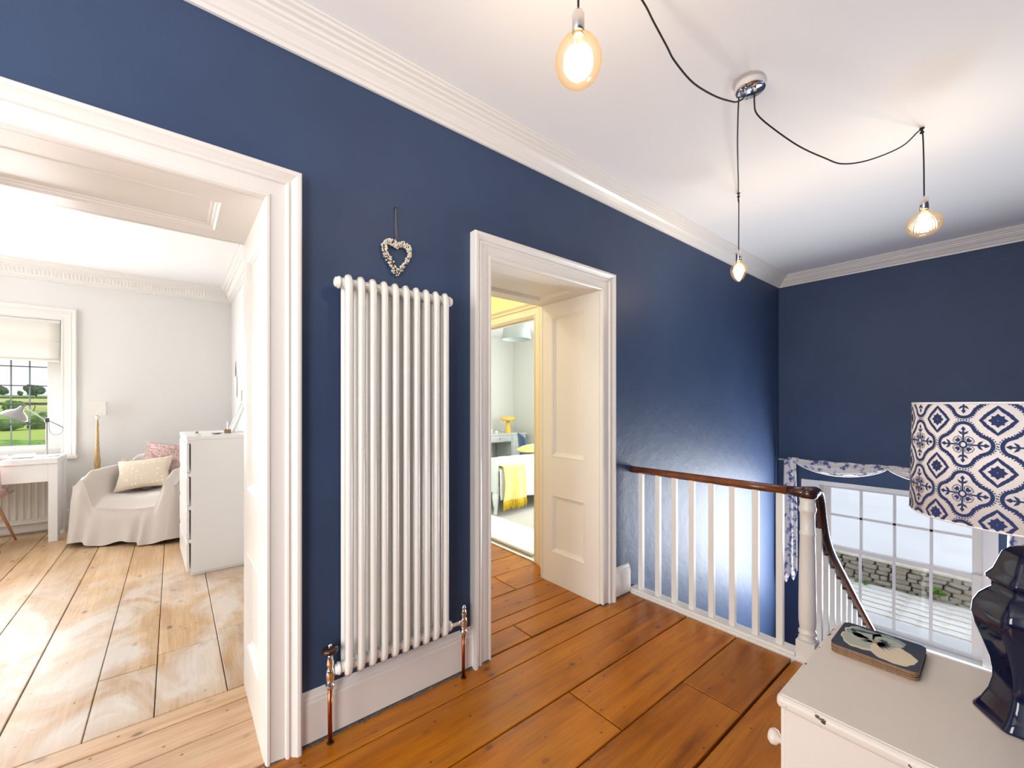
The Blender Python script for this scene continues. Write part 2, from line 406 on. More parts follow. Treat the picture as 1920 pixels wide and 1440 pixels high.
mb = MB(); holed(mb, lambda u, v, d: (XF-d, u, v), YR, W, -.2, 3.0, 0, .2, [(.05, 1.55, .8, 2.4)])
struct(mb.build('wall_front', 'navy_wall_paint'), 'navy blue landing wall behind the camera with an added window')
mb = MB().box(2.55, 2.6, YR, W, LOW, -.25)
struct(mb.build('wall_below_landing', 'navy_wall_paint'), 'navy blue stairwell wall below the landing edge')
mb = MB().box(XF-.2, XB+.5, YR-.2, W, CEIL, CEIL+.15)
struct(mb.build('ceiling', 'ceiling_paint'), 'white landing ceiling')
# cornice loop
prof = [(0, 2.728), (.012, 2.728), (.016, 2.742), (.026, 2.746), (.030, 2.752), (.046, 2.770), (.064, 2.782), (.068, 2.790), (.078, 2.793), (.082, 2.804), (.098, 2.808), (.102, 2.816), (.118, 2.820), (.122, 2.828), (.132, 2.830), (.134, 2.836)]
rings = [[(x+a*d, y+b*d, z) for d, z in prof] for x, y, a, b in ((XF, YR, 1, 1), (XB, YR, -1, 1), (XB, W, -1, -1), (XF, W, 1, -1))]
struct(MB().sweep(prof, rings, close=True).build('trim_1', 'trim_paint'), 'white stepped plaster cornice round the landing ceiling')
# floor: hall boards along x
fl = MB().box(XF, 2.60, YR, W+.02, -.25, -.032).build('floor', 'subfloor'); struct(fl, 'varnished wide pine board floor of the landing')
seams = [YR, -.13, .17, .466, .764, 1.046, 1.349, 1.650, 1.795]
random.seed(4)
def plank(parent, x0, x1, y0, y1, mat, along='x', g=.0030, name='floor_plank'):
    cx, cy = (x0+x1)/2, (y0+y1)/2; L, B = (x1-x0, y1-y0) if along == 'x' else (y1-y0, x1-x0)
    m = MB(); e = .003; hx, hy = L/2-g, B/2-g
    lo = [(-hx, -hy, -.03), (hx, -hy, -.03), (hx, hy, -.03), (-hx, hy, -.03)]
    mid = [(a, b, -e) for a, b, _ in lo]; top = [((hx-e)*(1 if a > 0 else -1), (hy-e)*(1 if b > 0 else -1), 0) for a, b, _ in lo]
    m.add(lo+mid+top, [(3, 2, 1, 0), (8, 9, 10, 11)]+[(i, (i+1) % 4, 4+(i+1) % 4, 4+i) for i in range(4)]+[(4+i, 4+(i+1) % 4, 8+(i+1) % 4, 8+i) for i in range(4)])
    o = m.build(name, mat, parent, fix=False)
    o.location = (cx, cy, random.uniform(-.0012, .0008)); o.rotation_euler = (0, 0, 0 if along == 'x' else PI/2)
    return o
cuts = {0: [.4], 1: [1.2, -.6], 2: [.2], 3: [2.3, -1.0], 4: [1.93], 5: [1.447, -.9], 6: [.1], 7: [-.2]}
for k in range(len(seams)-1):
    xs = [XF]+sorted(cuts[k])+[2.552]
    for a, b in zip(xs, xs[1:]): plank(fl, a, b, seams[k]+(.006 if k == 4 else 0), seams[k+1], 'varnished_board')
# wide dark gap shown beside the newel post
# boards running through the second doorway and its lobby
LX0, LX1, LY1 = .75, 2.42, 3.9
fl2 = MB().box(LX0, LX1, W, LY1, -.25, -.032).build('floor_lobby', 'subfloor'); struct(fl2, 'orange pine boards running through the second doorway')
s2 = [1.803, 1.972, 2.080, 2.335, 2.62, 2.90, 3.2, 3.5, LY1]
for k in range(len(s2)-1):
    x0, x1 = (D2[0]-.02, D2[1]+.02) if s2[k+1] <= 2.34 else (LX0, LX1-.004)
    cut = {0: 1.62, 3: 1.95, 5: 1.7}.get(k)
    xs = [x0, cut, x1] if cut else [x0, x1]
    for a, b in zip(xs, xs[1:]): plank(fl2, a, b, s2[k], s2[k+1], 'varnished_board')
# study floor: threshold boards along x, then boards along y
RX0, RX1, RY1 = -3.0, .60, 6.65
fl3 = MB().box(RX0, RX1, W, RY1, -.25, -.032).build('floor_study', 'subfloor'); struct(fl3, 'pale worn pine board floor with painted window glare beyond the first doorway')
for a, b in zip([1.803, 2.10, 2.268], [2.10, 2.268, 2.372]): plank(fl3, D1[0]-.02, D1[1]+.02, a, b, 'threshold_board')
plank(fl3, RX0, D1[0]-.02, 2.36, 2.374, 'threshold_board'); plank(fl3, D1[1]+.02, RX1, 2.36, 2.374, 'threshold_board')
sx = [RX0, -2.73, -2.5, -2.25, -2.0, -1.77, -1.53, -1.28, -1.03, -.79, -.55, -.285, -.065, .20, .46, RX1]
cy = {12: [2.95], 13: [3.05], 11: [2.85], 9: [4.6], 10: [5.5], 8: [3.6], 7: [4.9]}
for k in range(len(sx)-1):
    ys = [2.374]+cy.get(k, [])+[RY1]
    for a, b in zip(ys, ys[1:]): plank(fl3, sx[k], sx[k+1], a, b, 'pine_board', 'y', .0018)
# baseboards and the rough gap below them
SK = [(0, 0), (.020, 0), (.020, .165), (.016, .172), (.016, .180), (.010, .188), (.008, .200), (0, .208)]
def skirt(name, pl, u0, u1, zb, label, mat='trim_paint', z0=.012):
    m = MB(); a = [pl(u0, z+(z0 if z == 0 else 0)+zb, d) for d, z in SK]; b = [pl(u1, z+(z0 if z == 0 else 0)+zb, d) for d, z in SK]
    m.sweep(SK, [a, b]); m.f += [tuple(range(len(SK))), tuple(range(2*len(SK)-1, len(SK)-1, -1))]; m.m += [0, 0]; m.sm += [False]*2
    return struct(m.build(name, mat), label)
skirt('baseboard_left', plane_y(W), D1[1]+.12, D2[0]-.12, 0, 'tall white skirting board below the column radiator')
skirt('baseboard_left', plane_y(W), D2[1]+.12, 2.56, 0, 'short white skirting board between doorway and balustrade')
skirt('baseboard_left', plane_y(W), XF, D1[0]-.12, 0, 'white skirting board left of the first doorway')
m = MB()
random.seed(9)
for a, b in ((D1[1]+.0, D2[0]-.005), (D2[1]+.0, 2.56)):
    n = int((b-a)/.03); pts = [(a+(b-a)*k/n, W-.022-random.uniform(.004, .016)) for k in range(n+1)]
    for (xa, ya), (xb, yb) in zip(pts, pts[1:]): m.hexa([(xa, ya, -.002), (xb, yb, -.002), (xb, W, -.002), (xa, W, -.002)], [(xa, ya+.008, .006), (xb, yb+.008, .006), (xb, W, .010), (xa, W, .010)])
m.build('gap_filler', 'grey_filler', fl)['kind'] = 'stuff'

# doorways: architrave, lining, panelled reveals
def panelled(pl, u0, u1, v0, v1, panels, parent, name):
    m = MB(); pbox(m, pl, u0, u1, v0, v1, -.02, 0)
    holed(m, pl, u0, u1, v0, v1, 0, .016, panels)
    for a, b, c, d in panels: frame4(m, pl, MOULD, a, b, c, d, -1)
    return m.build(name, 'trim_paint', parent)
def doorway(name, D, label, zbot=0.0):
    m = MB(); frame3(m, plane_y(W), ARCH, D[0], D[1], zbot, DH)
    # plinth ends and reveal bead
    r = m.build(name, 'trim_paint'); struct(r, label)
    for s_, X in ((1, D[1]), (-1, D[0])):
        pl_ = (lambda u, v, d, X=X, s_=s_: (X+s_*(.016-d), u, v))
        panelled(pl_, W+.002, W2-.002, 0, DH, [(W+.13, W2-.10, .235, .67), (W+.13, W2-.10, .96, 2.02)], r, 'reveal_panel')
    panelled((lambda u, v, d: (u, v, DH+.016-d)), D[0], D[1], W+.002, W2-.002, [(D[0]+.12, D[1]-.12, W+.13, W2-.10)], r, 'soffit_panel')
    m = MB(); frame3(m, lambda u, v, d: (u, W2+d, v), ARCH, D[0], D[1], 0, DH); m.build('architrave', 'trim_paint', r)
    return r
doorway('door_1', D1, 'wide white panelled doorway into the pale study')
doorway('door_2', D2, 'white panelled doorway between radiator and balustrade')

# ------------------------------------------------------------------ study shell
mb = MB(); holed(mb, lambda u, v, d: (u, RY1+d, v), RX0-.2, XB+.4, -.3, 3.0, 0, .5, [(-2.30, -.95, .80, 2.29)])
o = mb.build('wall_far', ['white_wall_paint', 'pale_bedroom_paint']); struct(o, 'pale far wall with the blind-covered window')
mb = MB().box(RX1, LX0, W2, RY1, -.3, 3.0)
o = mb.build('wall_study_right', ['white_wall_paint', 'yellow_wall_paint']); struct(o, 'white wall behind the tall white drawers')
for p in o.data.polygons: p.material_index = 1 if p.normal.x > .5 else 0
mb = MB(); holed(mb, lambda u, v, d: (RX0-d, u, v), W2, RY1, -.3, 3.0, 0, .3, [(3.65, 5.15, .75, 2.35)])
struct(mb.build('wall_study_left', 'white_wall_paint'), 'white study wall on the left with an added second window')
struct(MB().box(RX0-.2, LX0, W2, RY1, 2.87, 3.0).build('ceiling_study', 'ceiling_paint'), 'white study ceiling')
prof = [(0, 2.695), (.012, 2.695), (.016, 2.712), (.026, 2.716), (.030, 2.735), (.055, 2.795), (.060, 2.812), (.075, 2.815), (.080, 2.832), (.105, 2.842), (.112, 2.858), (.13, 2.862), (.132, 2.871)]
rings = [[(x+a*d, y+b*d, z) for d, z in prof] for x, y, a, b in ((RX0, W2, 1, 1), (RX1, W2, -1, 1), (RX1, RY1, -1, -1), (RX0, RY1, 1, -1))]
tr = struct(MB().sweep(prof, rings, close=True).build('trim_2', 'trim_paint'), 'white ornate leaf cornice round the study ceiling')
m = MB()
def leaf(fn, t):
    pts = [(t, .033, 2.742), (t+.011, .041, 2.742), (t+.022, .033, 2.742), (t+.022, .052, 2.788), (t+.011, .062, 2.790), (t, .052, 2.788)]
    m.add([fn(*p) for p in pts], [(0, 1, 4, 5), (1, 2, 3, 4), (3, 5, 4)])
t = RX0+.06
while t < RX1-.08: leaf(lambda t, d, z: (t, RY1-d, z), t); t += .030
t = W2+.1
while t < RY1-.1: leaf(lambda t, d, z: (RX1-d, t, z), t); t += .030
m.build('leaf_moulding', 'trim_paint', tr, fix=False)['kind'] = 'stuff'
skirt('baseboard_far', plane_y(RY1), RX0, RX1, 0, 'white skirting board below the study window')
skirt('baseboard_study', plane_x(RX1), W2, RY1, 0, 'white skirting board behind the tall white drawers')

# study window
def make_window(name, label, pl, u0, u1, v0, v1, cols, rows, sash_w, bar, mat, barmat, depth):
    r = struct(MB().build(name, mat), label) if False else None
# window_2: study (X -2.30..-.95)
m = MB(); frame3(m, plane_y(RY1), ARCH, -2.30, -.95, .80, 2.29); win2 = struct(m.build('window_2', 'trim_paint'), 'white framed study window looking over green fields')
m = MB()
for a, b in ((-2.33, -2.298), (-.952, -.92)): m.box(a, b, RY1, 6.87, .80, 2.29)
m.box(-2.3, -.95, RY1, 6.87, 2.288, 2.32); m.build('window_lining', 'trim_paint', win2)
m = MB().box(-2.42, -.82, 6.585, 6.87, .765, .80); m.build('window_sill', 'trim_paint', win2, bevel=.006)
m = MB(); holed(m, plane_y(6.93, -1), -2.30, -.95, .80, 2.29, 0, .06, [(-2.16, -1.09, .91, 2.15)]); m.build('sash_frame', 'trim_paint', win2, bevel=.004)
m = MB().box(-2.30, -.95, 6.84, 6.872, .80, .86); m.build('sash_rail', 'trim_paint', win2, bevel=.004)
us = [-2.16]+[-1.09-.13*k for k in range(8, 0, -1)]+[-1.09]; us = [-2.16]+[-1.09-.134*k for k in range(7, 0, -1)]+[-1.09]; vs = [.91, 1.147, 1.356, 1.565, 1.775, 1.98, 2.15]
for u in us[1:-1]: MB().box(u-.005, u+.005, 6.892, 6.908, .91, 2.15).build('glazing_bar', 'lead_bar', win2)
for v in vs[1:-1]: MB().box(-2.16, -1.09, 6.892, 6.908, v-.005, v+.005).build('glazing_bar', 'dark_metal', win2)
for a, b in zip(us, us[1:]):
    for c, d in zip(vs, vs[1:]): MB().box(a+.005, b-.005, 6.898, 6.902, c+.005, d-.005).build('pane', 'pane_glass', win2)
# windows added out of view to bring fill light into study, landing and bedroom
for nm, plf, u0, u1, v0, v1, lab in (('added_window_3', lambda u, v, d: (RX0-.1-d, u, v), 3.65, 5.15, .75, 2.35, 'added white sash window out of view in the left study wall'), ('added_window_4', lambda u, v, d: (XF-.06-d, u, v), .05, 1.55, .8, 2.4, 'added white sash window behind the camera'), ('added_window_6', lambda u, v, d: (u, YR-.06-d, v), -2.3, -1.0, .72, 2.3, 'added white sash window in the landing wall beside the camera'), ('added_window_5', lambda u, v, d: (XB+.1+d, u, v), 3.0, 4.1, .75, 2.25, 'added white sash window out of view in the bedroom end wall')):
    m = MB(); holed(m, plf, u0, u1, v0, v1, 0, .05, [(u0+.07, u1-.07, v0+.08, (v0+v1)/2-.02), (u0+.07, u1-.07, (v0+v1)/2+.02, v1-.07)])
    wn = struct(m.build(nm, 'trim_paint'), lab)
    m = MB(); pbox(m, plf, u0+.07, u1-.07, v0+.08, (v0+v1)/2-.02, .02, .024); m.build('pane', 'pane_glass', wn)
    m = MB(); pbox(m, plf, u0+.07, u1-.07, (v0+v1)/2+.02, v1-.07, .02, .024); m.build('pane', 'pane_glass', wn)

# ------------------------------------------------------------------ lobby and bedroom shell
BX1 = 5.45
mb = MB(); holed(mb, lambda u, v, d: (LX1+d, u, v), W2, RY1, -.3, 3.0, 0, .13, [(2.64, 3.52, 0, 2.12)])
o = mb.build('wall_lobby', ['yellow_wall_paint', 'pale_bedroom_paint']); struct(o, 'yellow lobby wall with the bedroom doorway')
for p in o.data.polygons: p.material_index = 0 if p.normal.x < -.5 else 1
m = MB(); frame3(m, plane_x(LX1), ARCH, 2.64, 3.52, 0, 2.12)
dr3 = struct(m.build('door_3', 'cream_paint'), 'cream architrave of the inner bedroom doorway')
m = MB().box(LX1, LX1+.13, 2.622, 2.641, 0, 2.12).box(LX1, LX1+.13, 3.519, 3.54, 0, 2.12).box(LX1, LX1+.13, 2.622, 3.54, 2.119, 2.14); m.build('lining', 'cream_paint', dr3)
m = MB().box(LX1+.05, LX1+.065, 2.641, 2.655, 0, 2.105).box(LX1+.05, LX1+.065, 2.641, 3.519, 2.105, 2.119); m.build('door_stop', 'trim_paint', dr3)
struct(MB().box(LX0, LX1, LY1, LY1+.1, -.3, 3.0).build('wall_lobby_end', 'yellow_wall_paint'), 'yellow end wall of the small lobby')
struct(MB().box(LX0, LX1, W2, LY1, CEIL, CEIL+.1).build('ceiling_lobby', 'ceiling_paint'), 'white ceiling of the small lobby')
mb = MB(); holed(mb, lambda u, v, d: (BX1+d, u, v), W2, RY1, -.3, 3.0, 0, .07, [(3.0, 4.1, .75, 2.25)])
struct(mb.build('wall_bedroom', 'pale_bedroom_paint'), 'pale bedroom end wall')
struct(MB().box(LX1+.13, BX1, RY1-.02, RY1, 0, 2.8).build('wall_bedroom_far', 'pale_bedroom_paint'), 'pale bedroom wall behind the dressing table')
struct(MB().box(LX1+.13, BX1, W2, RY1, 2.70, 2.8).build('ceiling_bedroom', 'ceiling_paint'), 'white bedroom ceiling')
fl4 = struct(MB().box(LX1-.002, BX1, W2, RY1, -.25, .004).build('floor_bedroom', 'carpet_grey'), 'grey bedroom carpet')
MB().box(LX1-.012, LX1+.012, 2.641, 3.519, 0, .008).build('threshold_strip', 'dust_paper', fl4)

# ------------------------------------------------------------------ stair window
pw = plane_x(5.60, -1)
m = MB()
# box frame: lining boards standing in the opening, flush with the wall
m.box(5.50, 5.70, 1.40, 1.567, -.95, .52); m.box(5.50, 5.70, .118, .21, -.95, .52); m.box(5.50, 5.70, .21, 1.40, .478, .522)
win1 = struct(m.build('window_1', 'trim_paint', bevel=.004), 'white sash window of small panes on the stairs')
m = MB().box(5.47, 5.75, .10, 1.58, -.985, -.945); m.build('window_sill', 'trim_paint', win1, bevel=.008)
def sash(z0, z1, X, rows, nm):
    y0, y1 = .21, 1.40; st = .068
    m = MB(); holed(m, lambda u, v, d: (X+d, u, v), y0, y1, z0, z1, 0, .04, [(y0+st, y1-st, z0+.04, z1-.04)])
    s_ = m.build(nm, 'trim_paint', win1, bevel=.004)
    ys = [y0+st+(y1-y0-2*st)*k/4 for k in range(5)]; zs = [z0+.04]+rows+[z1-.04]
    for y in ys[1:-1]: MB().box(X+.006, X+.034, y-.011, y+.011, z0+.04, z1-.04).build('glazing_bar', 'trim_paint', s_)
    for z in zs[1:-1]: MB().box(X+.006, X+.034, y0+st, y1-st, z-.011, z+.011).build('glazing_bar', 'trim_paint', s_)
    for a, b in zip(ys, ys[1:]):
        for c, d in zip(zs, zs[1:]): MB().box(X+.018, X+.022, a+.002, b-.002, c+.002, d-.002).build('pane', 'pane_glass', s_)
sash(-.225, .48, 5.645, [.145], 'upper_sash'); sash(-.945, -.18, 5.60, [], 'lower_sash')

# ------------------------------------------------------------------ stairs and balustrade
RISE, GO = .19, .26
st = thing('staircase', 'dark wooden stairs descending from the landing beside the newel post', 'staircase', (2.6, .2, LOW))
NS = 8
for k in range(NS):
    z = -RISE*(k+1); x = 2.60+GO*k
    if k < NS-1: MB().box(x-.02, x+GO+.005, YR+.01, .675, z-.035, z).build('tread', 'stair_wood', st, True, .006)
    MB().box(x-.005, x+.012, YR+.01, .675, z, z+RISE-.036).build('riser', 'trim_paint', st, True)
ZL = -RISE*NS; XL = 2.60+GO*(NS-1)
MB().box(XL-.02, XB-.01, YR+.01, W-.01, ZL-.05, ZL).build('half_landing', 'stair_wood', st, True)
for k in range(6):
    z = ZL-RISE*(k+1); x = XL-.02-GO*k
    MB().box(x-GO-.005, x+.02, .765, W-.01, z-.035, z).build('tread', 'stair_wood', st, True, .006)
    MB().box(x-.012, x+.005, .765, W-.01, z, z+RISE-.036).build('riser', 'trim_paint', st, True)
m = MB(); a = (2.66, .02); b = (XL+.05, ZL+.10)
m.hexa([(2.655, .685, -.30), (2.655, .755, -.30), (XL+.05, .755, ZL-.22), (XL+.05, .685, ZL-.22)], [(2.655, .685, .02), (2.655, .755, .02), (XL+.05, .755, ZL+.10), (XL+.05, .685, ZL+.10)])
m.build('string', 'trim_paint', st, True)
ba = thing('balustrade', 'white landing balustrade with turned newel post and brown handrail', 'balustrade', (2.61, .72, 0))
MB().box(2.555, 2.66, .66, 1.799, -.25, .012).build('base_rail', 'trim_paint', ba, True, .004)
MB().box(2.565, 2.65, .76, 1.799, .012, .030).build('base_fillet', 'trim_paint', ba, True, .004)
b0 = MB().box(-.015, .015, -.0165, .0165, .03-0, .87).build('baluster', 'trim_paint', ba, False, .002)
for k, y in enumerate((1.723, 1.589, 1.467, 1.345, 1.219, 1.094, .966, .842)):
    q = b0 if k == 0 else copy_part(b0, ba); q.location = (-.003, y-.72, 0)
# stair balusters
path = [(2.655, .883), (2.70, .884), (2.735, .876), (2.768, .85), (2.79, .80), (2.815, .72), (2.86, .62), (2.93, .53), (3.03, .443), (3.15, .352), (3.3, .236), (3.6, .003), (4.03, -.325), (4.4, -.60)]
def rail_z(x):
    for (a, za), (b, zb) in zip(path, path[1:]):
        if a <= x <= b: return za+(zb-za)*(x-a)/(b-a)
for k in range(13):
    x = 2.83+.1305*k; top = rail_z(x)-.03; bot = .02-(x-2.66)/(XL+.05-2.66)*(.02-ZL-.10)
    MB().box(x-.015, x+.015, .704, .736, bot-.02, top).build('baluster', 'trim_paint', ba, True, .002)
# newel
m = MB().box(-.042, .042, -.042, .042, -.25, .105)
m.lathe([(.040, .105), (.041, .118), (.034, .128), (.040, .140), (.041, .152), (.033, .162), (.036, .172), (.0395, .20), (.0400, .28), (.038, .45), (.034, .66), (.036, .664), (.0365, .676), (.033, .680), (.034, .78), (.037, .784), (.040, .796), (.040, .806), (.036, .815), (.034, .83), (.037, .86)], 28)
m.build('newel_post', 'trim_paint', ba).location = (0, -.005, 0)
def rail_ring(p, t, mb_, side=None): pass
rp = [(0, 1.078, .881), (0, .75, .882), (0, .3, .883), (0, .07, .884)]
MB().tube(rp, .030, 16, flat=(1.0, .80)).build('handrail', 'handrail_wood', ba)
# cap over the newel and the ramped rail
m = MB().tube([(0, .085, .884), (0, .05, .885), (.0, .0, .886), (.010, -.015, .887), (.03, -.02, .886)], [.0305, .034, .040, .040, .036], 16, flat=(1, .80))
m.lathe([(.001, -.034), (.03, -.032), (.042, -.02), (.043, 0), (.038, .018), (.024, .028), (.001, .031)], 20, (.0, -.008, .886))
m.build('handrail_cap', 'handrail_dark', ba)
pts = []
for (a, za), (b, zb) in zip(path, path[1:]):
    for k in range(4): pts.append((a+(b-a)*k/4-2.61, -.01, za+(zb-za)*k/4))
for _ in range(3): pts = [pts[0]]+[tuple((pts[i-1][j]+2*pts[i][j]+pts[i+1][j])/4 for j in range(3)) for i in range(1, len(pts)-1)]+[pts[-1]]
MB().tube(pts, .030, 14, flat=(1, .85)).build('stair_handrail', 'handrail_dark', ba)

# ------------------------------------------------------------------ radiator
rd = thing('column_radiator', 'tall white column radiator with ten sections on the navy wall', 'radiator', (.7715, 1.74, 0))
m = MB(); z0, z1 = .262, 1.872
for yy in (-.030, .030):
    m.tube([(0, yy*.55, z0+.004), (0, yy*.9, z0+.018), (0, yy, z0+.05), (0, yy, z1-.05), (0, yy*.9, z1-.016), (0, yy*.55, z1-.003)], [.0148, .0148, .0145, .0145, .0148, .0148], 14, flat=(1.0, 1.0))
for zz in (z0+.027, z1-.025):
    m.lathe([(.019, -.0125), (.0235, -.010), (.0235, .010), (.019, .0125)], 18); 
    for i in range(len(m.v)-72, len(m.v)):
        x, y, z = m.v[i]; m.v[i] = (z, y*1.35, zz+x)
    m.lathe([(.0205, -.0247), (.0205, .0247)], 16, cap=False)
    for i in range(len(m.v)-32, len(m.v)):
        x, y, z = m.v[i]; m.v[i] = (z, y, zz+x)
sec = m.build('radiator_section', 'radiator_enamel', rd)
for k in range(10):
    q = sec if k == 0 else copy_part(sec, rd); q.location = ((k-4.5)*.0494, 0, 0)
def xl(mb, prof, c, n=16, mi=0):      # lathe about the x axis
    k = len(mb.v); mb.lathe(prof, n, (0, 0, 0), mi)
    for i in range(k, len(mb.v)):
        x, y, z = mb.v[i]; mb.v[i] = (c[0]+z, c[1]+y, c[2]+x)
    return mb
for x, z, s_ in ((-.2475, z0+.027, -1), (-.2475, z1-.025, -1), (.2475, z0+.027, 1), (.2475, z1-.025, 1)):
    pr = [(.019, 0), (.025, .003), (.025, .010), (.020, .013), (.020, .020), (.012, .024)]
    pr = [(r, s_*t) for r, t in pr]; xl(MB(), pr, (x, 0, z)).build('end_bush', 'radiator_enamel', rd)
for x in (-.135, .19):
    for z in (1.80, .34): 
        m = MB().box(x-.014, x+.014, .030, .062, z-.012, z+.012).box(x-.02, x+.02, .052, .060, z-.03, z+.03); m.build('wall_bracket', 'radiator_enamel', rd, bevel=.002)
for X, head in ((-.2875, True), (.3400, False)):
    s_ = -1 if X < 0 else 1
    zc = .284
    m = MB(); xl(m, [(.009, 0), (.009, -s_*.020), (.013, -s_*.020), (.013, -s_*.030), (.010, -s_*.030), (.010, -s_*(abs(X)-.262))], (X, 0, zc), 12)
    m.lathe([(.009, -.062), (.016, -.060), (.017, -.045), (.012, -.040), (.016, -.018), (.018, 0), (.015, .016), (.011, .022), (.014, .028), (.016, .040), (.010, .068 if head else .058), (.007, .075 if head else .064)], 18, (X, 0, zc))
    v_ = m.build('valve', 'chrome', rd)
    if head:
        MB().lathe([(.006, .072), (.022, .078), (.031, .086), (.030, .096), (.020, .102), (.006, .104)], 24, (X, 0, zc)).build('valve_wheel', 'dark_wood', v_)
        MB().lathe([(.008, .100), (.008, .112), (.001, .116)], 12, (X, 0, zc)).build('wheel_cap', 'chrome', v_)
    else:
        MB().lathe([(.010, .058), (.012, .066), (.008, .078), (.001, .080)], 14, (X, 0, zc)).build('valve_cap', 'chrome', v_)
    MB().tube([(X, 0, zc-.06), (X, .002, .12), (X+.002, .004, .001)], .0085, 12).build('pipe', 'copper', rd)
    MB().lathe([(.0125, .0), (.014, .003), (.009, .005)], 14, (X+.002, .004, 0)).build('pipe_collar', 'seam_dark', rd)

# heart of beads
hb = thing('heart_wreath', 'white beaded heart wreath hanging on string above the radiator', 'wreath', (.785, 1.785, 1.938))
half = [(0, 0), (.45, .29), (.80, .54), (.985, .72), (.96, .88), (.72, .985), (.40, 1.0), (.15, .955), (0, .89)]
hq = [(x*.062, z*.138+.008) for x, z in half]; hq = hq+[(-x, z) for x, z in hq[-2:0:-1]]; hp = []
for i in range(len(hq)):
    (xa, za), (xb, zb) = hq[i], hq[(i+1) % len(hq)]
    for q in range(4): hp.append((xa+(xb-xa)*q/4, 0, za+(zb-za)*q/4))
MB().tube(hp+[hp[0], hp[1]], .005, 6).build('wire_frame', 'twig', hb)
random.seed(3); m = MB()
for k, (x, y, z) in enumerate(hp):
    for q in range(6):
        a = random.uniform(0, 2*PI); r = random.uniform(.006, .0105)
        m.sphere((x+r*math.cos(a)+random.uniform(-.003, .003), y-.002+r*math.sin(a)*.8, z+r*math.cos(a+1)+random.uniform(-.003, .003)), random.uniform(.0034, .0048), 6, 4)
m.build('beads', 'bead', hb)['kind'] = 'stuff'
MB().tube([(-.004, 0, .145), (-.006, .004, .22), (-.004, .006, .308)], .0016, 6).tube([(.003, 0, .145), (.000, .004, .22), (-.003, .006, .308)], .0016, 6).build('string', 'string', hb)
MB().tube([(-.004, .015, .309), (-.004, -.006, .311)], .003, 8).build('nail', 'dark_metal', hb)

# ------------------------------------------------------------------ pendant lights
pd = thing('pendant_cluster', 'chrome ceiling rose with three black cables and amber filament bulbs', 'ceiling light', (2.07, .79, CEIL))
MB().lathe([(.064, 0), (.066, -.004), (.066, -.022), (.062, -.026)], 40).build('ceiling_rose', 'white_plastic', pd)
MB().lathe([(.0625, -.025), (.060, -.028), (.001, -.0285)], 40).build('rose_plate', 'chrome', pd)
def smooth_path(pts, n=6):
    P_ = [Vector(p) for p in pts]; out_ = []
    for i in range(len(P_)-1):
        p0, p1, p2, p3 = P_[max(i-1, 0)], P_[i], P_[i+1], P_[min(i+2, len(P_)-1)]
        for k in range(n):
            t = k/n; out_.append(.5*((2*p1)+(p2-p0)*t+(2*p0-5*p1+4*p2-p3)*t*t+(3*p1-p0-3*p2+p3)*t**3))
    return out_+[P_[-1]]
def cable(pts):
    m = MB().tube(smooth_path(pts), .0034, 8); return m.build('cable', 'black_cable', pd, True)
for x, y in ((2.055, .765), (2.04, .80), (2.035, .825)): MB().lathe([(.006, -.027), (.006, -.052), (.0045, -.054)], 12, (x-2.07, y-.79, 0)).build('cord_grip', 'chrome', pd)
cable([(2.055, .765, 2.79), (2.053, .767, 2.735), (2.069, .760, 2.679), (2.171, .718, 2.627), (2.308, .662, 2.579), (2.45, .603, 2.553), (2.566, .556, 2.545), (2.738, .485, 2.596), (2.957, .394, 2.706), (3.08, .344, 2.812), (3.104, .334, 2.818), (3.112, .33, 2.79), (3.116, .327, 2.65), (3.118, .326, 2.47)])
cable([(2.035, .825, 2.79), (2.04, .83, 2.76), (2.12, .865, 2.745), (2.31, .945, 2.735), (2.56, 1.045, 2.745), (2.80, 1.14, 2.775), (3.03, 1.234, 2.815), (3.062, 1.246, 2.815), (3.066, 1.246, 2.77), (3.066, 1.246, 2.6), (3.064, 1.246, 2.44)])
cable([(2.04, .80, 2.79), (2.02, .801, 2.755), (1.96, .803, 2.712), (1.899, .805, 2.687), (1.759, .81, 2.647), (1.591, .817, 2.624), (1.46, .821, 2.643), (1.407, .823, 2.672), (1.324, .826, 2.717), (1.261, .828, 2.752), (1.1, .834, 2.80), (.96, .84, 2.82), (.943, .84, 2.81), (.943, .84, 2.7), (.943, .84, 2.53)])
for x, y in ((3.106, .333), (3.064, 1.247), (.945, .84)):
    MB().lathe([(.011, 0), (.011, -.004), (.005, -.006), (.005, -.018), (.009, -.022), (.009, -.028), (.002, -.030)], 12, (x-2.07, y-.79, 0)).build('cable_hook', 'black_cable', pd)
MB().tube([(3.064-2.07, 1.246-.79, -.02), (3.066-2.07, 1.249-.79, -.045), (3.06-2.07, 1.243-.79, -.065)], .005, 6).build('cable_knot', 'black_cable', pd)
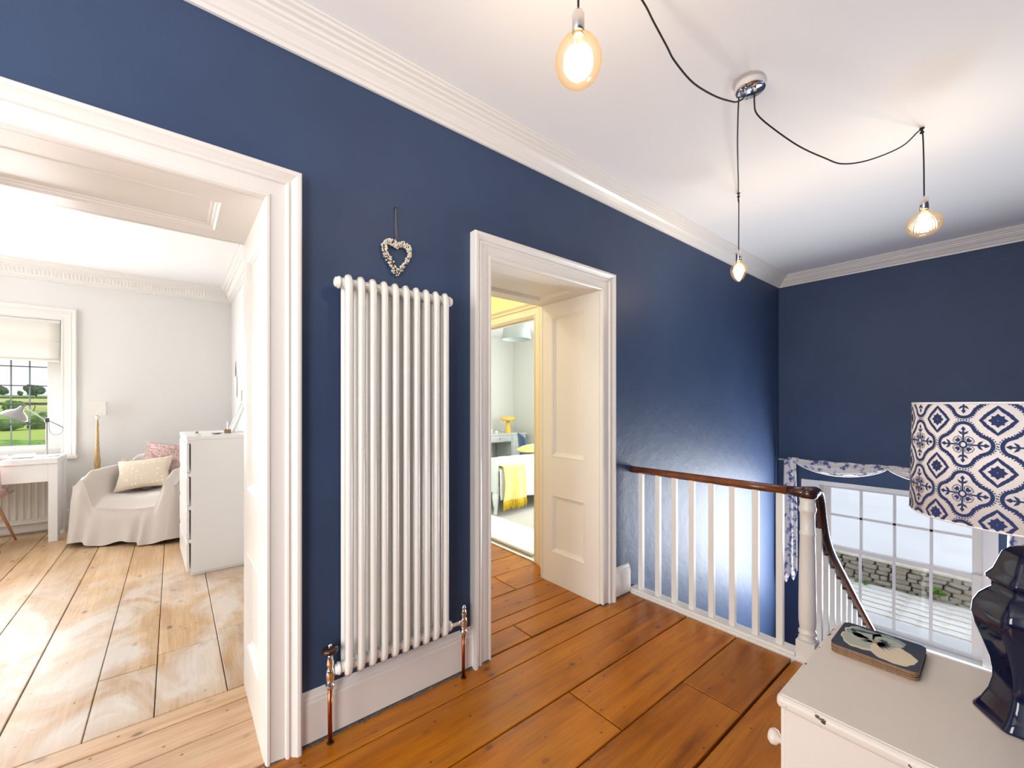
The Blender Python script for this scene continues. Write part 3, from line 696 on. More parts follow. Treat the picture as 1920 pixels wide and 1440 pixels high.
def bulb(x, y, ztop, holder_h, holder_r, prof, light, fil, ribs=0, hmat='steel_holder'):
    c = (x-2.07, y-.79, ztop-CEIL)
    MB().lathe([(.004, .012), (.006, .004), (holder_r*.75, 0), (holder_r, -.010), (holder_r, -holder_h), (holder_r*.9, -holder_h-.002)], 24, c).build('lampholder', hmat, pd)
    MB().lathe([(holder_r*.85, -holder_h), (holder_r*.85, -holder_h-.012)], 20, c).build('bulb_collar', 'brass', pd)
    pr = [(r, -holder_h-z) for r, z in prof]
    rf = (lambda a, z: 1+.022*math.cos(ribs*a)) if ribs else None
    b = MB().lathe(pr, 96 if ribs else 40, c, rf=rf, cap=False).build('bulb', 'amber_bulb_glass', pd)
    f0, f1, fr = fil; m = MB()
    for k in range(6):
        a = 2*PI*k/6; m.tube([(c[0]+fr*math.cos(a), c[1]+fr*math.sin(a), c[2]-holder_h-f0), (c[0]+fr*.55*math.cos(a+.4), c[1]+fr*.55*math.sin(a+.4), c[2]-holder_h-f1)], .0018, 6)
    m.build('filament', 'filament_glow', b)
    l_ = point('bulb_glow', (x, y, ztop-holder_h-(f0+f1)/2), light, (1, .84, .68), .05)
R3 = [(.017, .006), (.017, .012), (.030, .020), (.048, .033), (.061, .052), (.068, .074), (.0690, .093), (.064, .115), (.053, .134), (.037, .148), (.018, .156), (.0005, .158)]
bulb(.943, .84, 2.532, .062, .0185, R3, 7, (.03, .125, .014))
R1 = [(.019, .006), (.020, .013), (.033, .022), (.054, .038), (.067, .058), (.071, .078), (.069, .098), (.059, .118), (.044, .132), (.034, .137), (.030, .141), (.0005, .142)]
bulb(3.118, .326, 2.462, .062, .0185, R1, 5.5, (.025, .12, .016), 36)
R2 = [(.016, .004), (.017, .010), (.030, .018), (.045, .034), (.053, .055), (.054, .070), (.048, .094), (.035, .117), (.019, .135), (.009, .142), (.0005, .144)]
bulb(3.064, 1.246, 2.428, .070, .018, R2, 5, (.025, .115, .013))

# ------------------------------------------------------------------ curtain on the stair window
cu = thing('curtain_pole', 'thin white curtain pole above the stair window', 'curtain pole', (5.44, .82, .73))
MB().tube([(5.44, 1.775, .728), (5.44, -.10, .752)], .009, 10).build('pole', 'white_lacquer', cu, True)
for y in (1.5, .12): MB().tube([(5.44, y, .735), (5.524, y, .735)], .006, 8).build('pole_bracket', 'white_lacquer', cu, True)
def swag(y0, y1, zr0, zr1, sag):
    m = MB()
    def fn(i, j):
        y = y0+(y1-y0)*i; zr = zr0+(zr1-zr0)*i; d = sag*(1-(2*i-1)**2)**.8
        z = zr+.012-(.03+d)*j; b = math.sin(PI*j)
        return (5.44-.018-.022*b*(d/sag+.3)-.006*math.sin(j*PI*5+i*3), y, z+.004*math.sin(i*23))
    m.grid(fn, 40, 14); return m.build
sw = thing('swag_curtain', 'blue and white toile swag curtain with tails draped over the pole', 'curtain', (5.42, .82, .7))
for a in ((1.60, .82, .735, .745, .115), (.82, .03, .745, .752, .115)):
    swag(*a)('swag', 'toile_cloth', sw, True, solid=.004)
def hem(y0, y1, zr0, zr1, sag):
    p = []
    for k in range(31):
        i = k/30; p.append((5.412, y0+(y1-y0)*i, zr0+(zr1-zr0)*i-.018-sag*(1-(2*i-1)**2)**.8))
    MB().tube(p, .007, 6, flat=(1, 1)).build('hem', 'white_fabric', sw, True)
hem(1.60, .82, .735, .745, .115); hem(.82, .03, .745, .752, .115)
def tail(ya, yb, zt, zb, flip=1):
    m = MB()
    def fn(i, j):
        wdt = (yb-ya); y = ya+wdt*(i*(.82+.18*min(1, j*2))+.09*(1-min(1, j*2)))
        b = zb+(.10*abs(((i*2.0) % 1)-.5)*2)+(.10*i if flip > 0 else .10*(1-i))
        z = zt+(b-zt)*j
        return (5.425-.016*math.sin(i*PI*4)*(.4+.6*j), y, z)
    m.grid(fn, 32, 30); m.build('tail', 'toile_cloth', sw, True, solid=.004)
tail(1.725, 1.585, .735, -.70); tail(.07, -.10, .75, -.70, -1)
MB().lathe([(.001, -.03), (.03, -.025), (.045, 0), (.03, .025), (.001, .03)], 14, (5.43, 1.62, .735), sx=.6, sy=1.6).build('swag_knot', 'toile_cloth', sw, True)

# ------------------------------------------------------------------ chest beside the camera
ch = thing('chest_of_drawers', 'cream painted chest with worn edges at the head of the stairs', 'chest', (1.2, 0, 0))
CX0, CX1, CY0, CY1, CT = .985, 1.415, -.345, .312, .75
m = MB().box(CX0, CX1, CY0, CY1, .10, CT-.028); body = m.build('body', 'chipped_paint', ch, True, .004)
m = MB().box(CX0-.013, CX1+.013, CY0, CY1+.011, CT-.028, CT-.001); m.build('top', ['worn_edge_paint'], ch, True, .010, seg=3)
MB().box(CX0-.004, CX1+.004, CY0+.01, CY1+.002, CT-.002, CT).build('top_surface', 'chipped_paint', ch, True, .0008)
for z0_, z1_ in ((.13, .33), (.345, .525), (.54, .705)):
    d_ = MB().box(CX0+.02, CX1-.02, CY1, CY1+.012, z0_, z1_).build('drawer', 'chipped_paint', ch, True, .003)
    for x in (CX0+.055, CX1-.055):
        m = MB(); k = 0
        m.lathe([(.007, 0), (.007, .012), (.015, .018), (.017, .026), (.012, .033), (.0005, .035)], 16)
        for i in range(len(m.v)): a, b, c = m.v[i]; m.v[i] = (x+a, CY1+.012+c, (z0_+z1_)/2-.012+b)
        m.build('knob', 'worn_edge_paint', d_, False).location = (-1.2, 0, 0)
for x in (CX0+.03, CX1-.03):
    for y in (CY0+.03, CY1-.03): MB().hexa([(x-.018, y-.018, 0), (x+.018, y-.018, 0), (x+.018, y+.018, 0), (x-.018, y+.018, 0)], [(x-.025, y-.025, .1), (x+.025, y-.025, .1), (x+.025, y+.025, .1), (x-.025, y+.025, .1)]).build('foot', 'chipped_paint', ch, True)
# stack of mats
def rrect(w_, h_, r, n=6):
    p = []
    for cx_, cy_, a0 in ((w_/2-r, h_/2-r, 0), (-w_/2+r, h_/2-r, PI/2), (-w_/2+r, -h_/2+r, PI), (w_/2-r, -h_/2+r, 3*PI/2)):
        for k in range(n+1): a = a0+PI/2*k/n; p.append((cx_+r*math.cos(a), cy_+r*math.sin(a)))
    return p
def prism(mb, poly, z0, z1, mi_side=0, mi_top=0):
    n = len(poly); k = len(mb.v); mb.v += [(x, y, z0) for x, y in poly]+[(x, y, z1) for x, y in poly]
    for i in range(n): mb.f.append((k+i, k+(i+1) % n, k+n+(i+1) % n, k+n+i)); mb.m.append(mi_side); mb.sm.append(False)
    mb.f.append(tuple(k+i for i in range(n-1, -1, -1))); mb.m.append(mi_side); mb.sm.append(False)
    mb.f.append(tuple(k+n+i for i in range(n))); mb.m.append(mi_top); mb.sm.append(False)
    return mb
random.seed(12)
MX, MY = 1.322, .218
layers = ['bottom', 'second from bottom', 'third from bottom', 'second from top']
proto = None
for k in range(5):
    zb = CT+.0002+k*.0042
    m = MB(); prism(m, rrect(.154, .156, .016), 0, .0028, 0, 0); prism(m, rrect(.154, .156, .016), .0028, .0040, 1, 1)
    mt = m.build('place_mat', ['mat_cork', 'mat_navy'], None)
    mt.location = (MX+random.uniform(-.001, .001), MY+random.uniform(-.001, .001), zb); mt.rotation_euler = (0, 0, random.uniform(-.01, .01)+.02)
    tag(mt, 'navy mat printed with a pansy, topmost of the stack on the chest' if k == 4 else 'cork backed mat, %s of the stack on the cream chest' % layers[k], 'mat', 'stack of mats on the chest')
def blob(cx_, cy_, rx, ry, rot, wob, n=48, ph=0):
    p = []
    for i in range(n):
        a = 2*PI*i/n; r = 1+wob*math.sin(5*a+ph)+wob*.6*math.sin(11*a+ph*2)
        x, y = rx*r*math.cos(a), ry*r*math.sin(a); p.append((cx_+x*math.cos(rot)-y*math.sin(rot), cy_+x*math.sin(rot)+y*math.cos(rot)))
    return p
def flatpoly(polys, z, name, mat, parent):
    m = MB()
    for p in polys:
        k = len(m.v); cx_ = sum(a for a, b in p)/len(p); cy_ = sum(b for a, b in p)/len(p)
        m.v += [(a, b, z) for a, b in p]+[(cx_, cy_, z)]
        for i in range(len(p)): m.f.append((k+i, k+(i+1) % len(p), k+len(p))); m.m.append(0); m.sm.append(False)
    return m.build(name, mat, parent)
# local: +x away, +y left (seen from the camera the flower runs left to right = -y)
flatpoly([blob(-.012, .034, .046, .034, .25, .05, ph=2), blob(.030, .038, .036, .030, .3, .06, ph=1)], .00412, 'petal', 'mat_cream', mt)
flatpoly([blob(.034, .030, .032, .036, .3, .05), blob(.040, -.012, .030, .032, 0, .05, ph=1)], .00416, 'petal', 'mat_green', mt)
flatpoly([blob(-.010, .036, .038, .030, .25, .05, ph=2), blob(.030, .036, .024, .022, .3, .06, ph=1)], .00420, 'petal', 'mat_pale', mt)
flatpoly([blob(-.026, -.030, .046, .040, .2, .04, ph=3)], .00424, 'petal', 'mat_cream', mt)
flatpoly([blob(.030, -.014, .022, .026, .0, .05, ph=3)], .00428, 'petal', 'mat_pale', mt)
rays = []
for k in range(19):
    a = -.75-1.95*k/18; L = .026+.014*math.sin(k*2.3)**2
    c0 = (.008, .004); u = (math.cos(a), math.sin(a)); nrm = (-u[1], u[0])
    rays.append([(c0[0]+u[0]*.004+nrm[0]*.0028, c0[1]+u[1]*.004+nrm[1]*.0028), (c0[0]+u[0]*L, c0[1]+u[1]*L), (c0[0]+u[0]*.004-nrm[0]*.0028, c0[1]+u[1]*.004-nrm[1]*.0028)])
for k in range(9):
    a = 1.15+1.1*k/8; L = .020+.010*math.sin(k*2.9)**2; c0 = (.004, .008); u = (math.cos(a), math.sin(a)); nrm = (-u[1], u[0])
    rays.append([(c0[0]+u[0]*.003+nrm[0]*.0022, c0[1]+u[1]*.003+nrm[1]*.0022), (c0[0]+u[0]*L, c0[1]+u[1]*L), (c0[0]+u[0]*.003-nrm[0]*.0022, c0[1]+u[1]*.003-nrm[1]*.0022)])
rays += [blob(.046, .034, .006, .022, .25, .18), blob(.034, .052, .010, .006, .3, .2), blob(.028, -.006, .007, .008, .1, .2)]
flatpoly(rays, .00434, 'petal_streaks', 'mat_dark', mt)
flatpoly([blob(.006, .006, .004, .005, 0, .1, 16)], .0044, 'flower_eye', 'mat_orange', mt)

# ------------------------------------------------------------------ table lamp
LC = (1.25, -.02); tl = thing('table_lamp', 'navy glazed ginger jar lamp with blue tile patterned drum shade', 'lamp', (LC[0], LC[1], CT))
def hexf(a, z):
    b = ((a-math.radians(93)) % (PI/3))-PI/6
    r = math.cos(PI/6)/math.cos(b); return min(r, .975)+.004*math.cos(b*3)
jp = [(.078, 0), (.083, .002), (.083, .006), (.072, .022), (.062, .045), (.0565, .070), (.0565, .085), (.061, .110), (.071, .140), (.081, .168), (.0855, .190), (.0835, .210), (.075, .228), (.064, .240), (.058, .246), (.0575, .258)]
MB().lathe(jp, 120, rf=hexf).build('jar', 'navy_ceramic', tl)
MB().lathe([(.058, .256), (.066, .264), (.066, .269), (.056, .282), (.050, .300), (.044, .318), (.034, .328), (.016, .334), (.008, .336)], 120, rf=hexf).build('jar_lid', 'navy_ceramic', tl)
MB().lathe([(.008, .334), (.012, .338), (.012, .346), (.006, .350), (.006, .40), (.014, .402), (.014, .44), (.004, .444)], 20).build('stem', 'brass', tl)
SZ0, SZ1, SR0, SR1 = .383, .606, .172, .168
sh = MB().lathe([(SR0, SZ0), (SR1, SZ1)], 96, cap=False).build('lamp_shade', 'shade_fabric', tl, solid=.0015, fix=True)
for z, r in ((SZ0+.002, SR0), (SZ1-.002, SR1)): MB().tube([(r*math.cos(2*PI*k/64), r*math.sin(2*PI*k/64), z) for k in range(66)], .0018, 6).build('shade_ring', 'white_lacquer', sh)
for k in range(3): MB().tube([(.012*math.cos(k*2.094), .012*math.sin(k*2.094), .41), (SR0*math.cos(k*2.094), SR0*math.sin(k*2.094), SZ0+.004)], .0015, 6).build('shade_spoke', 'white_lacquer', sh)
NX = 12; DX = 2*PI*.170/NX; DY = .0885
class Print:
    def __init__(s): s.m = MB()
    def P(s, u, v):
        v = min(max(v, .002), SZ1-SZ0-.004); r = SR0+(SR1-SR0)*v/(SZ1-SZ0)+.0012; a = -u/.170
        return (r*math.cos(a), r*math.sin(a), SZ0+v)
    def ok(s, pts): 
        vs_ = [p[1] for p in pts]; return max(vs_) > .002 and min(vs_) < SZ1-SZ0-.004
    def poly(s, pts):
        if not s.ok(pts): return
        k = len(s.m.v); s.m.v += [s.P(*p) for p in pts]; s.m.f.append(tuple(range(k, k+len(pts)))); s.m.m.append(0); s.m.sm.append(False)
    def line(s, pts, wd, close=False):
        n = len(pts); L = []
        for i in range(n):
            p0 = pts[i-1] if (i or close) else pts[0]; p1 = pts[(i+1) % n] if (i < n-1 or close) else pts[-1]
            dx, dy = p1[0]-p0[0], p1[1]-p0[1]; q = math.hypot(dx, dy) or 1; w_ = (wd[i] if isinstance(wd, list) else wd)/2
            L.append(((pts[i][0]-dy/q*w_, pts[i][1]+dx/q*w_), (pts[i][0]+dy/q*w_, pts[i][1]-dx/q*w_)))
        for i in range(n if close else n-1):
            j = (i+1) % n; s.poly([L[i][0], L[i][1], L[j][1], L[j][0]])
pr = Print()
def quarter(a, b, n=7):
    r = .36*a; q = []
    for k in range(n+1): t = math.radians(68)*k/n; q.append((a-r+r*math.cos(t), r*math.sin(t)*b/a*1.05))
    q += [(.60*a, .44*b), (.58*a, .50*b), (.51*a, .52*b), (.49*a, .58*b), (.43*a, .61*b)]
    r2 = .36*b
    for k in range(n+1): t = math.radians(22)+math.radians(68)*k/n; q.append((r2*math.cos(t)*a/b*1.05, b-r2+r2*math.sin(t)))
    return q
def closed(q):
    p = list(q); p += [(-x, y) for x, y in q[::-1][1:]]; p += [(-x, -y) for x, y in q[1:]]; p += [(x, -y) for x, y in q[::-1][1:-1]]; return p
base = closed(quarter(DX*.44, DY*.445)); outer = closed(quarter(DX*.492, DY*.502))
def resample(p, step):
    out_ = []; acc = 0
    for i in range(len(p)):
        a, b = p[i], p[(i+1) % len(p)]; L = math.hypot(b[0]-a[0], b[1]-a[1]); t = -acc
        while t+step <= L: t += step; out_.append((a[0]+(b[0]-a[0])*t/L, a[1]+(b[1]-a[1])*t/L))
        acc = L-t
    return out_
dots = resample(outer, .0042)
dia = []
for sx_, sy_ in ((1, 1), (-1, 1), (-1, -1), (1, -1)):
    q = [(DX*.235, 0), (DX*.185, DY*.06), (DX*.165, DY*.10), (DX*.15, DY*.105), (DX*.11, DY*.155), (DX*.095, DY*.16), (DX*.06, DY*.20), (0, DY*.265)]
    q = [(x*sx_, y*sy_) for x, y in q]; 
    if sx_*sy_ < 0: q = q[::-1]
    dia += q[:-1]
for i in range(NX):
    for j in range(-1, 4):
        cu_, cv = i*DX, .058+j*DY
        T = lambda p: (cu_+p[0], cv+p[1])
        pr.line([T(p) for p in base], .0054, True)
        for d_ in dots:
            e = .0011; u, v = T(d_); pr.poly([(u-e, v-e*.6), (u, v-e), (u+e, v-e*.6), (u+e, v+e*.6), (u, v+e), (u-e, v+e*.6)])
        T = lambda p: (cu_+p[0]*.84, cv+p[1]*.90)
        ring = [(.0062*math.cos(2*PI*k/16), .0062*math.sin(2*PI*k/16)) for k in range(16)]; pr.line([T(p) for p in ring], .0030, True)
        for k in range(4):
            ca, sa = math.cos(k*PI/2), math.sin(k*PI/2); sc = 1 if k % 2 == 0 else .86
            Q = lambda x, y: T((x*sc*ca-y*sa, x*sc*sa+y*ca))
            pr.line([Q(.008, 0), Q(.033, 0)], .0027)
            pr.poly([Q(.031, 0), Q(.036, .0042), Q(.0425, 0), Q(.036, -.0042)])
            for s_ in (1, -1): pr.poly([Q(.0225, 0), Q(.0255, .0062*s_), Q(.0325, .0095*s_), Q(.0290, .0030*s_), Q(.0260, 0)])
            cd_, sd_ = math.cos(k*PI/2+PI/4), math.sin(k*PI/2+PI/4); Qd = lambda x, y: T(((x*cd_-y*sd_), (x*sd_+y*cd_)*.9))
            pr.line([Qd(.0085, .0035), Qd(.013, .0085), Qd(.019, .0078), Qd(.0215, 0), Qd(.019, -.0078), Qd(.013, -.0085), Qd(.0085, -.0035)], .0012)
            pr.poly([Qd(.0085, 0), Qd(.0118, .0042), Qd(.0180, .0048), Qd(.0165, 0), Qd(.0180, -.0048), Qd(.0118, -.0042)])
        cu2, cv2 = cu_+DX/2, cv+DY/2
        pr.line([(cu2+x, cv2+y) for x, y in dia], .0052, True)
        for k in range(8):
            a = k*PI/4; L = .0135 if k % 2 == 0 else .0122
            ca, sa = math.cos(a), math.sin(a); Q = lambda x, y: (cu2+(x*ca-y*sa)*.9, cv2+(x*sa+y*ca)*.9)
            pr.poly([Q(.0007, .0003), Q(L*.62, .0042), Q(L, 0), Q(L*.62, -.0042), Q(.0007, -.0003)])
pr.m.build('printed_pattern', 'navy_print', sh, fix=False)

# ------------------------------------------------------------------ study furniture
# tall white drawers
td = thing('tall_drawers', 'tall white chest of four drawers against the study wall', 'chest of drawers', (.298, 4.55, 0), math.radians(2.5))
hw, hd, ht = .235, .40, 1.105
box_part('carcass', 'white_lacquer', td, -hw+.027, hw, -hd, hd, .02, ht-.03, .003)
box_part('plinth', 'white_lacquer', td, -hw+.03, hw, -hd+.01, hd-.01, 0, .025, .002)
box_part('top', 'white_lacquer', td, -hw, hw, -hd-.003, hd+.003, ht-.03, ht, .004)
for k in range(4):
    z = .035+k*.262
    box_part('drawer', 'white_lacquer', td, -hw, -hw+.018, -hd+.002, hd-.004, z, z+.222, .004)
    box_part('drawer_lip', 'white_lacquer', td, -hw+.004, -hw+.029, -hd+.002, hd-.004, z+.226, z+.254, .002)
TT = ht+.001
def onchest(x, y): 
    c_, s_ = math.cos(math.radians(2.5)), math.sin(math.radians(2.5)); return (.298+c_*x-s_*y, 4.55+s_*x+c_*y, TT)
pf = thing('picture_frame', 'white picture frame leaning on the wall above the tall drawers', 'picture frame', onchest(.11, .05)[:2]+(TT+.008,), math.radians(2.5))
m = MB(); holed(m, lambda u, v, d: (d, u, v), -.11, .11, 0, .30, 0, .018, [(-.09, .09, .02, .28)]); q = m.build('frame', 'white_lacquer', pf); q.rotation_euler = (0, .36, 0)
m = MB().box(.012, .016, -.09, .09, .02, .28); q = m.build('print', 'dust_paper', pf); q.rotation_euler = (0, .36, 0)
wb = thing('wooden_block', 'small brown wooden block holding a card on the tall drawers', 'ornament', onchest(.07, -.10)); box_part('block', 'pale_oak', wb, -.025, .025, -.035, .035, 0, .032, .003)
q = MB().box(-.002, .002, -.03, .03, .028, .10).build('card', 'dust_paper', wb)
gt = thing('green_trinket', 'small green and white trinket at the front of the tall drawers', 'ornament', onchest(-.15, -.30)); MB().lathe([(.014, 0), (.016, .012), (.010, .02)], 14).build('dish', 'dust_paper', gt); MB().sphere((-.012, -.004, .022), .011, 10, 6).build('sprig', 'green_bit', gt)
sd = MB().lathe([(.02, 0), (.04, .008), (.042, .010), (.036, .008), (.018, .003)], 20).build('saucer', 'grey_metal'); sd.location = onchest(-.02, -.22); tag(sd, 'small grey saucer in the middle of the tall drawers', 'dish')
wh = thing('wall_hanging', 'small white plaque hanging from a ribbon on the study wall', 'wall hanging', (.588, 6.03, 1.45))
box_part('plaque', 'dust_paper', wh, -.006, .008, -.06, .06, 0, .25, .004)
MB().tube([(0, -.05, .25), (0, 0, .43), (0, .05, .25)], .003, 6).build('ribbon', 'string', wh)
wh2 = MB().box(-.008, .008, -.09, .09, 0, .20).build('wall_card', 'dust_paper', bevel=.003); wh2.location = (.590, 5.62, 1.32); tag(wh2, 'plain white card fixed low on the study wall', 'card')

# desk
dk = thing('desk', 'white desk with slab legs under the study window', 'desk', (-1.6, 6.3, 0))
DKX0, DKX1, DY0, DY1, DT = -2.35, -.89, 6.055, 6.52, .83
MB().box(DKX0, DKX1, DY0-.012, DY1, DT-.055, DT).build('top', 'white_lacquer', dk, True, .005)
MB().box(DKX0+.07, DKX1-.065, DY0+.004, DY0+.02, .60, DT-.056).build('drawer', 'white_lacquer', dk, True, .003)
MB().box(DKX0+.07, DKX1-.065, DY0+.02, DY1, .67, DT-.056).build('apron', 'white_lacquer', dk, True)
for a in (DKX0, DKX1-.065): MB().box(a, a+.065, DY0, DY0+.12, 0, DT-.055).build('leg', 'white_lacquer', dk, True, .004)
for a in (DKX0, DKX1-.065): MB().box(a, a+.065, DY1-.12, DY1, 0, DT-.055).build('leg', 'white_lacquer', dk, True, .004)
for a in (DKX0+.02, DKX1-.045): MB().box(a, a+.025, DY0+.12, DY1-.12, .05, DT-.055).build('end_panel', 'white_lacquer', dk, True)
# panel radiator
pr2 = thing('panel_radiator', 'white ribbed panel radiator below the study window', 'radiator', (-1.6, 6.60, .11))
MB().box(-2.3, -.98, 6.575, 6.60, .13, .60).build('back_panel', 'radiator_enamel', pr2, True)
rb = None
for k in range(26):
    x = -2.27+k*.05
    m = MB().hexa([(x-.018, 6.577, .15), (x+.018, 6.577, .15), (x+.018, 6.577, .58), (x-.018, 6.577, .58)], [(x-.010, 6.560, .16), (x+.010, 6.560, .16), (x+.010, 6.560, .57), (x-.010, 6.560, .57)])
    m.build('rib', 'radiator_enamel', pr2, True)
MB().box(-2.3, -.98, 6.558, 6.60, .11, .135).build('bottom_rail', 'radiator_enamel', pr2, True, .004)
MB().tube([(-.985, 6.59, .60), (-.955, 6.59, .63), (-.94, 6.59, .60), (-.94, 6.59, .0)], .008, 8).build('pipe', 'pipe_white', pr2, True)
# desk lamp
dl = thing('desk_lamp', 'grey metal adjustable desk lamp with dome shade', 'lamp', (-.99, 6.22, DT))
MB().lathe([(.085, 0), (.09, .004), (.09, .014), (.08, .020), (.02, .022)], 32, sx=1, sy=.75).build('base', 'white_lacquer', dl)
MB().tube([(0, 0, .02), (0, 0, .36)], .0075, 10).build('post', 'grey_metal', dl)
jn = MB().lathe([(.012, -.022), (.018, -.018), (.018, .018), (.012, .022)], 16, (0, 0, .372)).build('joint', 'dark_metal', dl)
MB().tube([(-.15, -.02, .505), (-.02, 0, .385), (.11, .012, .295)], .0055, 8).build('arm', 'grey_metal', dl)
MB().tube([(-.16, -.02, .515), (-.14, -.02, .54), (-.10, -.015, .54), (-.075, -.01, .51), (-.09, -.01, .46)], .004, 6).build('cord_loop', 'dark_metal', dl)
MB().tube(smooth_path([(.015, 0, .36), (.02, 0, .26), (.05, 0, .22), (.10, .01, .235), (.11, .012, .295)]), .0022, 6).build('cord', 'string', dl)
m = MB().lathe([(.014, 0), (.024, -.012), (.028, -.045), (.05, -.07), (.09, -.10), (.115, -.135), (.12, -.15), (.112, -.135), (.086, -.104), (.045, -.075), (.001, -.06)], 32, cap=False)
q = m.build('shade', 'grey_metal', dl); q.location = (-.155, -.02, .512); q.rotation_euler = (.1, .5, 0); q.scale = (.82, .82, .82)
for nm, x, y, w_, lab in (('pink_tray', -1.33, 6.20, .15, 'pink shallow paper tray beside the desk lamp'), ('clear_tray', -1.15, 6.26, .13, 'clear white tray nearest the desk lamp post')):
    m = MB(); holed(m, plane_z(DT+.001, 1), x-w_/2, x+w_/2, y-.08, y+.08, 0, .03, [(x-w_/2+.004, x+w_/2-.004, y-.076, y+.076)]); m.box(x-w_/2, x+w_/2, y-.08, y+.08, DT+.001, DT+.005)
    t_ = m.build(nm, 'pink_shell' if 'pink' in nm else 'dust_paper'); tag(t_, lab, 'tray')
# desk chair
dc = thing('desk_chair', 'pink shell chair with wooden legs pushed to the desk', 'chair', (-1.46, 6.13, 0), 0)
def shell(i, j):
    x = (i-.5)*.44; t = j
    if t < .5: y = .26-.44*t/.5; z = .455-.02*math.sin(PI*t/.5)-.02*(1-t/.5)**3
    else: u = (t-.5)/.5; y = -.18-.07*u; z = .45+.38*u**1.1
    z += .12*(abs(x)/.22)**3*(1 if .2 < t < .8 else .5); y += .05*(abs(x)/.22)**2*(1 if t > .5 else 0)
    ww = 1-.25*max(0, (t-.7)/.3)**2
    return (x*ww, y, z)
MB().grid(shell, 18, 30).build('shell', 'pink_shell', dc, solid=.012)
for sx_ in (-1, 1):
    for sy_ in (-1, 1): MB().tube([(sx_*.12, sy_*.12, .45), (sx_*.235, sy_*.25+(.0), 0)], [.016, .009], 10).build('leg', 'beech', dc)
MB().tube([(-.12, -.12, .43), (.12, .12, .43)], .012, 6).tube([(-.12, .12, .43), (.12, -.12, .43)], .012, 6).build('leg_bracket', 'dark_metal', dc)
# floor lamp
fp = thing('floor_lamp', 'slim gold floor lamp with a small white rectangular shade', 'lamp', (-.655, 6.50, 0))
MB().lathe([(.10, 0), (.105, .008), (.09, .02), (.02, .03)], 28).build('base', 'gold_stem', fp)
MB().lathe([(.013, .02), (.015, .45), (.025, .68), (.029, .72), (.022, .78), (.015, .93), (.011, 1.12), (.014, 1.14), (.009, 1.16), (.006, 1.24)], 20).build('stem', 'gold_stem', fp)
m = MB(); q = .075
m.hexa([(-q, -q*.8, 1.24), (q, -q*.8, 1.24), (q, q*.8, 1.24), (-q, q*.8, 1.24)], [(-q*.96, -q*.76, 1.39), (q*.96, -q*.76, 1.39), (q*.96, q*.76, 1.39), (-q*.96, q*.76, 1.39)]); m.build('shade', 'white_fabric', fp)
MB().sphere((0, 0, 1.215), .02, 10, 6).build('bulb_cup', 'white_lacquer', fp)
# armchair
AR = math.radians(-34)
ac = thing('armchair', 'armchair covered by a beige throw near the study window', 'armchair', (-.13, 5.88, 0), AR)
def ss(a, b, x): t = min(max((x-a)/(b-a), 0), 1); return t*t*(3-2*t)
AW, AD = .46, .43
def hgt(x, y):
    arm = ss(.27, .39, abs(x))*(1-.08*ss(.1, -.42, y)); back = ss(.14, .26, y)
    seat = .455-.03*ss(-.2, -.42, y)+.012*math.sin(9*x+4*y)
    edge = ss(AW+.001, AW-.09, abs(x)); fr = ss(-AD-.001, -AD+.12, y)
    h = seat+(.735-seat)*max(arm, 0); h = h+(.80-h)*back
    return h-.07*(1-edge)-.075*(1-fr)
m = MB()
def drape(i, j):
    x = -AW+2*AW*i; y = -AD+2*AD*j; return (x, y, hgt(x, y)+.006*noise.noise((x*6, y*6, 0)))
m.grid(drape, 64, 64)
per = []
NP = 64
for k in range(NP): per.append((-AW+2*AW*k/NP, -AD, 0, -1))
for k in range(NP): per.append((AW, -AD+2*AD*k/NP, 1, 0))
for k in range(NP): per.append((AW-2*AW*k/NP, AD, 0, 1))
for k in range(NP): per.append((-AW, AD-2*AD*k/NP, -1, 0))
vs_ = []; NJ = 16
for j in range(NJ+1):
    t = j/NJ
    for k, (x, y, nx, ny) in enumerate(per):
        h0 = hgt(x, y)+.006*noise.noise((x*6, y*6, 0)); s_ = k/len(per)*2*PI
        nn = noise.noise((x*4, y*4, .3)); ox = (.015+.045*t)*ss(0, .3, t)+.020*t*math.sin(s_*17+4*nn)+.02*t*nn+.03*t*t
        zb = .012+.02*(1+math.sin(s_*9))
        cxn = 1 if (abs(x) > AW-.03 and abs(y) > AD-.03) else 0
        vs_.append((x+nx*ox, y+ny*ox, h0+(zb-h0)*t))
n_ = len(per); m.add(vs_, [(j*n_+k, j*n_+(k+1) % n_, (j+1)*n_+(k+1) % n_, (j+1)*n_+k) for j in range(NJ) for k in range(n_)], 0, True)
m.build('throw_cover', 'beige_throw', ac)
box_part('seat_base', 'beige_throw', ac, -.38, .38, -.36, .36, .06, .40, .02)
for x in (-.34, .34):
    for y in (-.32, .32): box_part('leg', 'pale_oak', ac, x-.025, x+.025, y-.025, y+.025, 0, .07, .004)
def pillow(w_, h_, t_, pw=.42):
    def fn(i, j):
        u, v = 2*i-1, 2*j-1; k = ((1-abs(u)**2.5)*(1-abs(v)**2.5))**pw if abs(u) < 1 and abs(v) < 1 else 0
        e = 1-.07*(1-abs(u))*abs(v)**4*2-0; e2 = 1-.07*(1-abs(v))*abs(u)**4*2
        return (u*w_/2*e2, k*t_/2, v*h_/2*e)
    m = MB(); m.grid(fn, 20, 20); m.grid(lambda i, j: (lambda p: (p[0], -p[1], p[2]))(fn(i, j)), 20, 20, flip=True); return m
def add_uv(o, w_, h_):
    uv = o.data.uv_layers.new(name='UVMap')
    for lp in o.data.loops: c_ = o.data.vertices[lp.vertex_index].co; uv.data[lp.index].uv = (c_.x/w_, c_.z/w_)
